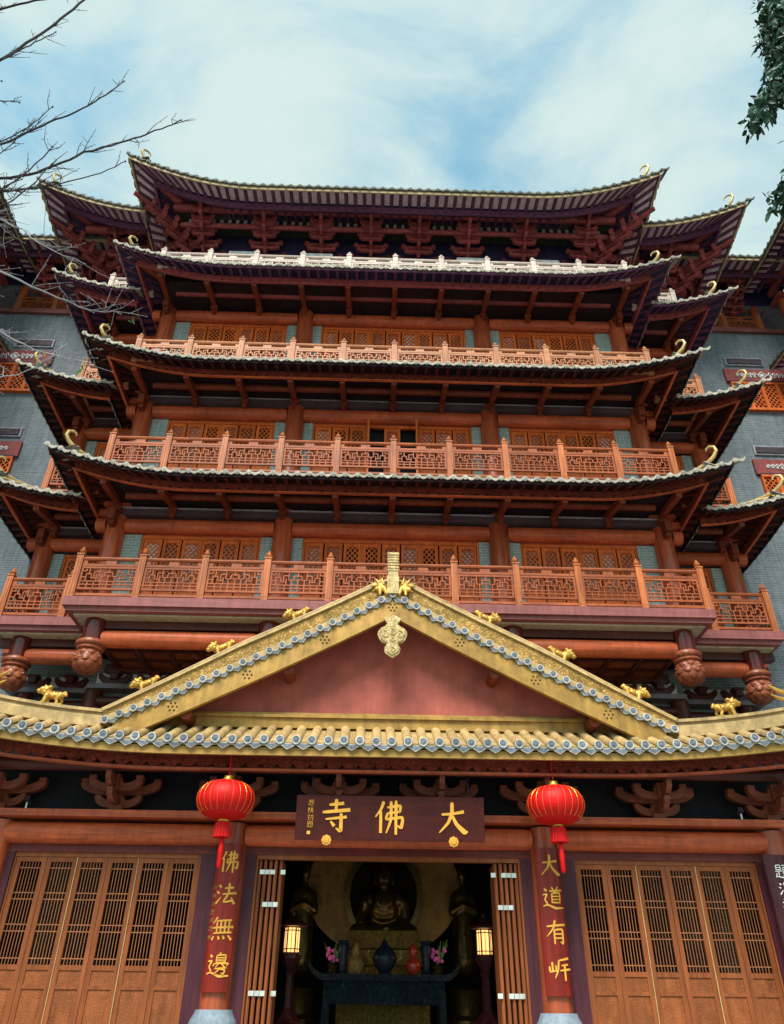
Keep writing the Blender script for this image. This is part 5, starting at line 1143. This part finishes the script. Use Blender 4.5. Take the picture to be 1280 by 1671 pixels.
# small spotlights on the plate board
def spot(x, label):
    T = thing('spotlight', (x, 15.75, 3.295), label, 'spotlight', None)
    mb = MB(); mb.bar((x, 15.75, 3.293), (x, 15.75, 3.45), .03, .03, (0, 1, 0)); obj('stem', mb, hinge_m, T)
    mb = MB(); mb.tube([(x, 15.85, 3.42), (x, 15.7, 3.5)], [.05, .06], 10); obj('head', mb, louvre_m, T, True)
spot(-7.15, 'small spotlight on the beam at the far left end'); spot(7.05, 'small spotlight on the beam at the far right end')

# ---------------------------------------------------------------- trees in front
def smooth_path(pts, n=5):
    out = []; P = [Vector(p) for p in pts]; k = len(P)
    for i in range(k-1):
        p0, p1, p2, p3 = P[max(i-1, 0)], P[i], P[i+1], P[min(i+2, k-1)]
        for j in range(n):
            t = j/n; out.append(.5*(2*p1+(p2-p0)*t+(2*p0-5*p1+4*p2-p3)*t*t+(3*p1-p0-3*p2+p3)*t**3))
    out.append(P[-1]); return out
def branch(mb, pts, r0, r1, rr, wob=.012):
    q = smooth_path(pts); k = len(q)
    q = [p+Vector((rr.uniform(-wob, wob), rr.uniform(-wob, wob), rr.uniform(-wob, wob))) for p in q]
    mb.tube(q, [r0+(r1-r0)*i/(k-1) for i in range(k)], 6); return q
def twigs(mb, q, rr, n, ln, r=.012, up=.6, skip=.15):
    out = []
    for _ in range(n):
        i = rr.randrange(int(len(q)*skip), len(q)-1); p = q[i]; d = (q[i+1]-q[i]).normalized()
        v = (d*.5+Vector((rr.uniform(-.7, .7), rr.uniform(-.4, .4), rr.uniform(-.35, .8)*up*1.6))).normalized(); l = ln*rr.uniform(.35, 1)
        a = p+v*l*.5+Vector((rr.uniform(-.04, .04), 0, rr.uniform(-.04, .04))); b = p+v*l+Vector((rr.uniform(-.06, .06), 0, rr.uniform(0, .1)))
        mb.tube([p, a, b], [r, r*.8, r*.45], 5); out.append([p, a, b])
        for t in (.45, .7, 1.0):  # buds
            c = p.lerp(b, t); mb.ell(c, (r*1.0, r*1.0, r*1.5), 5, 4)
        if rr.random() < .5:
            c = a; e = c+Vector((rr.uniform(-.25, .25), rr.uniform(-.1, .1), rr.uniform(-.05, .28)))*ln; mb.tube([c, e], [r*.7, r*.4], 5)
    return out
rr = random.Random(11)
BT = thing('bare_tree', (-10.5, 7.5, GZ), 'leafless tree whose dark twigs reach in at the upper left', 'tree')
mb = MB(); branch(mb, [(-10.5, 7.5, GZ), (-10.4, 7.5, 3), (-10.6, 7.6, 7), (-10.2, 7.7, 10.5), (-9.8, 7.8, 13.5), (-9.6, 7.9, 17), (-9.4, 8, 20)], .24, .05, rr, .02); obj('trunk', mb, bark, BT, True)
mains = [([(-9.9, 7.75, 12.2), (-8.4, 7.9, 12.1), (-7.18, 8, 12.22), (-6.45, 8, 12.55), (-5.9, 8, 13.1), (-5.2, 8, 13.55), (-4.75, 8, 13.9), (-4.32, 8, 14.28)], .034, .011, 16, .55),
         ([(-9.8, 7.8, 12.6), (-8.6, 7.95, 12.75), (-7.5, 8, 13.25), (-6.9, 8, 13.95), (-6.4, 8, 14.45), (-5.95, 8, 15.1), (-5.7, 8, 15.65)], .03, .010, 13, .5),
         ([(-9.7, 7.8, 14.5), (-9.0, 7.9, 15.4), (-8.4, 8, 16.3), (-8.05, 8, 17.1), (-7.6, 8, 18.2), (-7.25, 8, 19.4), (-7.0, 8, 20.3)], .036, .022, 12, .6),
         ([(-8.35, 8, 16.35), (-8.15, 8, 16.7), (-7.95, 8, 17.0), (-7.55, 8, 17.6)], .022, .01, 3, .3),
         ([(-9.6, 7.9, 17.2), (-9.0, 8, 18.6), (-8.2, 8, 19.1), (-7.2, 8, 19.4)], .03, .015, 5, .4),
         ([(-9.8, 7.7, 11.0), (-8.2, 7.7, 11.3), (-7.1, 7.8, 11.5), (-6.4, 7.9, 11.85), (-5.6, 8, 12.4), (-5.1, 8, 12.85)], .02, .008, 14, .4),
         ([(-9.6, 7.6, 11.5), (-8.2, 7.6, 11.6), (-7.3, 7.6, 11.9), (-6.9, 7.6, 12.7)], .018, .008, 14, .5),
         ([(-9.8, 7.8, 10.4), (-8, 7.7, 10.6), (-7.0, 7.6, 11.0), (-6.5, 7.6, 11.7), (-6.2, 7.6, 12.6)], .022, .010, 14, .5),
         ([(-9.3, 7.7, 10.9), (-8, 7.6, 11.2), (-7.2, 7.5, 11.25), (-6.5, 7.5, 11.15), (-5.9, 7.5, 11.35)], .02, .007, 16, .6), ([(-9.3, 7.7, 11.8), (-8, 7.6, 12.0), (-7.3, 7.6, 12.5), (-6.8, 7.6, 13.2), (-6.55, 7.6, 13.9)], .02, .007, 12, .45), ([(-9.2, 7.6, 10.2), (-7.6, 7.5, 10.1), (-6.8, 7.5, 10.5), (-6.3, 7.5, 11.0), (-6.0, 7.5, 11.9)], .022, .008, 14, .5), ([(-9.2, 8, 13.8), (-8.4, 8, 14.6), (-7.9, 8, 14.75), (-7.55, 8, 14.75)], .02, .008, 3, .25), ([(-9.2, 8, 14.8), (-8.6, 8, 15.6), (-8.1, 8, 15.5)], .02, .008, 2, .25)]
mbl = MB()
for pts, r0, r1, n, ln in mains:
    q = branch(mbl, pts, r0, r1, rr); t1 = twigs(mbl, q, rr, int(n*1.7), ln, .0075)
    mbl.ell(q[-1], (.018, .018, .026), 6, 5)
obj('limbs', mbl, bark, BT, True)
# lower boughs in front of the left wing, light on them painted as pale bark
PTR = thing('pale_tree', (-8.6, 6.2, GZ), 'tree with thin twigs crossing the left wing, light painted pale into its bark', 'tree')
mb = MB(); branch(mb, [(-8.6, 6.2, GZ), (-8.5, 6.2, 2), (-8.2, 6.3, 5), (-7.6, 6.4, 7.5), (-7.0, 6.5, 9.0)], .18, .05, rr, .02); obj('trunk', mb, bark_pale, PTR, True)
mbl = MB()
for pts, r0, r1, n, ln in [([(-7.3, 6.45, 8.4), (-6.2, 6.6, 8.35), (-5.4, 6.8, 8.2), (-4.6, 7, 7.95), (-3.9, 7.1, 7.85)], .022, .006, 9, .55), ([(-7.4, 6.4, 8.0), (-6.3, 6.6, 7.75), (-5.5, 6.8, 7.35), (-4.8, 7, 7.05), (-4.1, 7.1, 6.95)], .022, .006, 9, .55),
                           ([(-7.0, 6.5, 9.0), (-6.0, 6.7, 8.55), (-5.55, 6.8, 7.7), (-5.3, 6.9, 6.8), (-5.0, 7, 6.0)], .028, .005, 6, .4), ([(-7.5, 6.4, 7.7), (-6.4, 6.7, 6.7), (-5.6, 6.9, 6.45), (-4.9, 7, 6.6), (-4.5, 7, 7.0)], .016, .005, 5, .4),
                           ([(-7.8, 6.35, 6.8), (-6.6, 6.7, 5.8), (-5.7, 6.9, 5.15), (-5.2, 7, 4.9)], .016, .004, 5, .35), ([(-7.4, 6.4, 8.2), (-6.6, 6.5, 8.6), (-6.1, 6.6, 9.0), (-5.7, 6.7, 9.3)], .02, .005, 8, .5), ([(-7.8, 6.4, 7.2), (-6.6, 6.6, 7.3), (-6.1, 6.7, 7.9), (-5.8, 6.8, 8.6)], .018, .005, 8, .5), ([(-7.2, 6.4, 8.9), (-6.3, 6.5, 9.2), (-5.6, 6.6, 9.1), (-5.0, 6.7, 8.7), (-4.4, 6.8, 8.5)], .018, .004, 8, .6), ([(-7.6, 6.4, 7.4), (-6.6, 6.5, 7.1), (-5.8, 6.6, 6.3), (-5.3, 6.7, 5.5)], .018, .004, 7, .5)]:
    q = branch(mbl, pts, r0, r1, rr, .02); twigs(mbl, q, rr, n*3, ln, .0055, .3)
obj('limbs', mbl, bark_pale, PTR, True)
def leaves(mb, c, rad, n, rr, ln=.13, wd=.05, droop=.6):
    for _ in range(n):
        while True:
            o = Vector((rr.uniform(-1, 1), rr.uniform(-1, 1), rr.uniform(-1, 1)))
            if o.length < 1: break
        p = Vector(c)+Vector((o.x*rad[0], o.y*rad[1], o.z*rad[2]))
        d = Vector((rr.uniform(-1, 1), rr.uniform(-1, 1), rr.uniform(-1.2, .5)-droop)).normalized(); sd = d.cross(Vector((rr.uniform(-1, 1), rr.uniform(-1, 1), rr.uniform(-.3, 1)))).normalized(); nn = d.cross(sd)
        l = ln*rr.uniform(.7, 1.25); w_ = wd*rr.uniform(.8, 1.2)
        mb.add([p, p+d*l*.35+sd*w_*.5, p+d*l*.35-sd*w_*.5, p+d*l*.75+sd*w_*.38+nn*.01, p+d*l*.75-sd*w_*.38+nn*.01, p+d*l+nn*.012, p+d*l*.5-nn*.008],
               [(0, 6, 1), (0, 2, 6), (1, 6, 3), (2, 4, 6), (3, 6, 5), (4, 5, 6)])
LF = MB()
for c in ((-5.75, 6.9, 5.35), (-4.15, 7.05, 6.85), (-3.75, 7.1, 7.75)): leaves(LF, c, (.16, .1, .1) if c[2] < 6 else (.05, .05, .05), 45 if c[2] < 6 else 3, rr, .12, .06)
struct(obj('leaves', LF, leaf_l, PTR), 'stuff')
GT = thing('leafy_tree', (9.6, 6.5, GZ), 'dark green leafy tree hanging in at the upper right corner', 'tree')
mb = MB(); branch(mb, [(9.6, 6.5, GZ), (9.5, 6.5, 4), (9.3, 6.6, 9), (8.9, 6.8, 13), (8.6, 7, 17), (8.5, 7, 20)], .28, .06, rr, .02); obj('trunk', mb, bark, GT, True)
mbl = MB(); LF = MB()
bl = [([(9.1, 6.7, 11.5), (7.8, 6.9, 14.4), (7.0, 7, 14.3), (6.4, 7, 13.6), (6.05, 7, 13.0)], [(6.1, 13.1, .2, .16), (6.3, 13.45, .26, .25), (6.55, 13.85, .28, .28), (6.8, 14.3, .3, .3), (7.1, 14.6, .35, .35)]),
      ([(8.8, 6.9, 14), (7.9, 7, 15.6), (7.3, 7, 16.0), (6.95, 7, 15.4)], [(7.0, 15.2, .2, .3), (7.3, 15.7, .35, .35), (7.6, 15.3, .4, .4)]),
      ([(8.7, 7, 16), (8, 7, 17.6), (7.5, 7, 17.2), (7.1, 7, 16.3)], [(7.15, 16.2, .22, .25), (7.4, 16.7, .32, .35), (7.65, 17.3, .35, .4), (7.9, 16.5, .4, .5), (7.8, 18.2, .5, .5)]),
      ([(9.2, 6.6, 10), (7.6, 6.9, 11.3), (6.6, 7, 11.4), (5.9, 7, 10.95)], [(5.85, 10.85, .16, .12), (6.1, 11.0, .22, .2), (6.4, 11.3, .24, .3), (6.7, 11.0, .35, .3), (6.35, 10.5, .3, .25), (6.7, 11.9, .3, .4)]),
      ([(9.1, 6.7, 12), (7.9, 6.9, 12.9), (7.2, 7, 13.0), (6.8, 7, 12.5)], [(6.75, 12.75, .18, .3), (7.1, 12.9, .3, .4), (7.0, 12.2, .3, .3)]),
      ([(9.2, 6.6, 9.5), (7.6, 6.9, 10.0), (6.7, 7, 10.0), (6.3, 7, 9.6)], [(6.4, 9.9, .22, .25), (6.7, 10.1, .3, .3), (6.9, 9.5, .35, .35), (7.3, 10.5, .4, .5)])]
for pts, cl in bl:
    q = branch(mbl, pts, .05, .01, rr); twigs(mbl, q, rr, 5, .4, .01)
    for x, z, rx, rz in cl: leaves(LF, (x, 7, z), (rx, .3, rz), int(900*rx*max(rz, .2))+14, rr, .19, .085)
for x, z in ((7.1, 15.9), (7.15, 15.1), (6.95, 14.6), (7.2, 14.0), (6.95, 13.3), (6.75, 12.5), (6.55, 11.7), (6.35, 11.0), (6.5, 10.3), (7.4, 16.9), (6.15, 11.25), (6.05, 10.75), (6.2, 10.2), (6.6, 12.1), (6.05, 10.0)): leaves(LF, (x+.15, 7, z), (.28, .3, .42), 150, rr, .19, .085)
for _ in range(30): leaves(LF, (rr.uniform(7.8, 9.6), rr.uniform(6, 8), rr.uniform(9, 20)), (.6, .6, .6), 45, rr, .2, .09)
obj('limbs', mbl, bark, GT, True); struct(obj('crown', LF, leaf_m, GT), 'stuff')
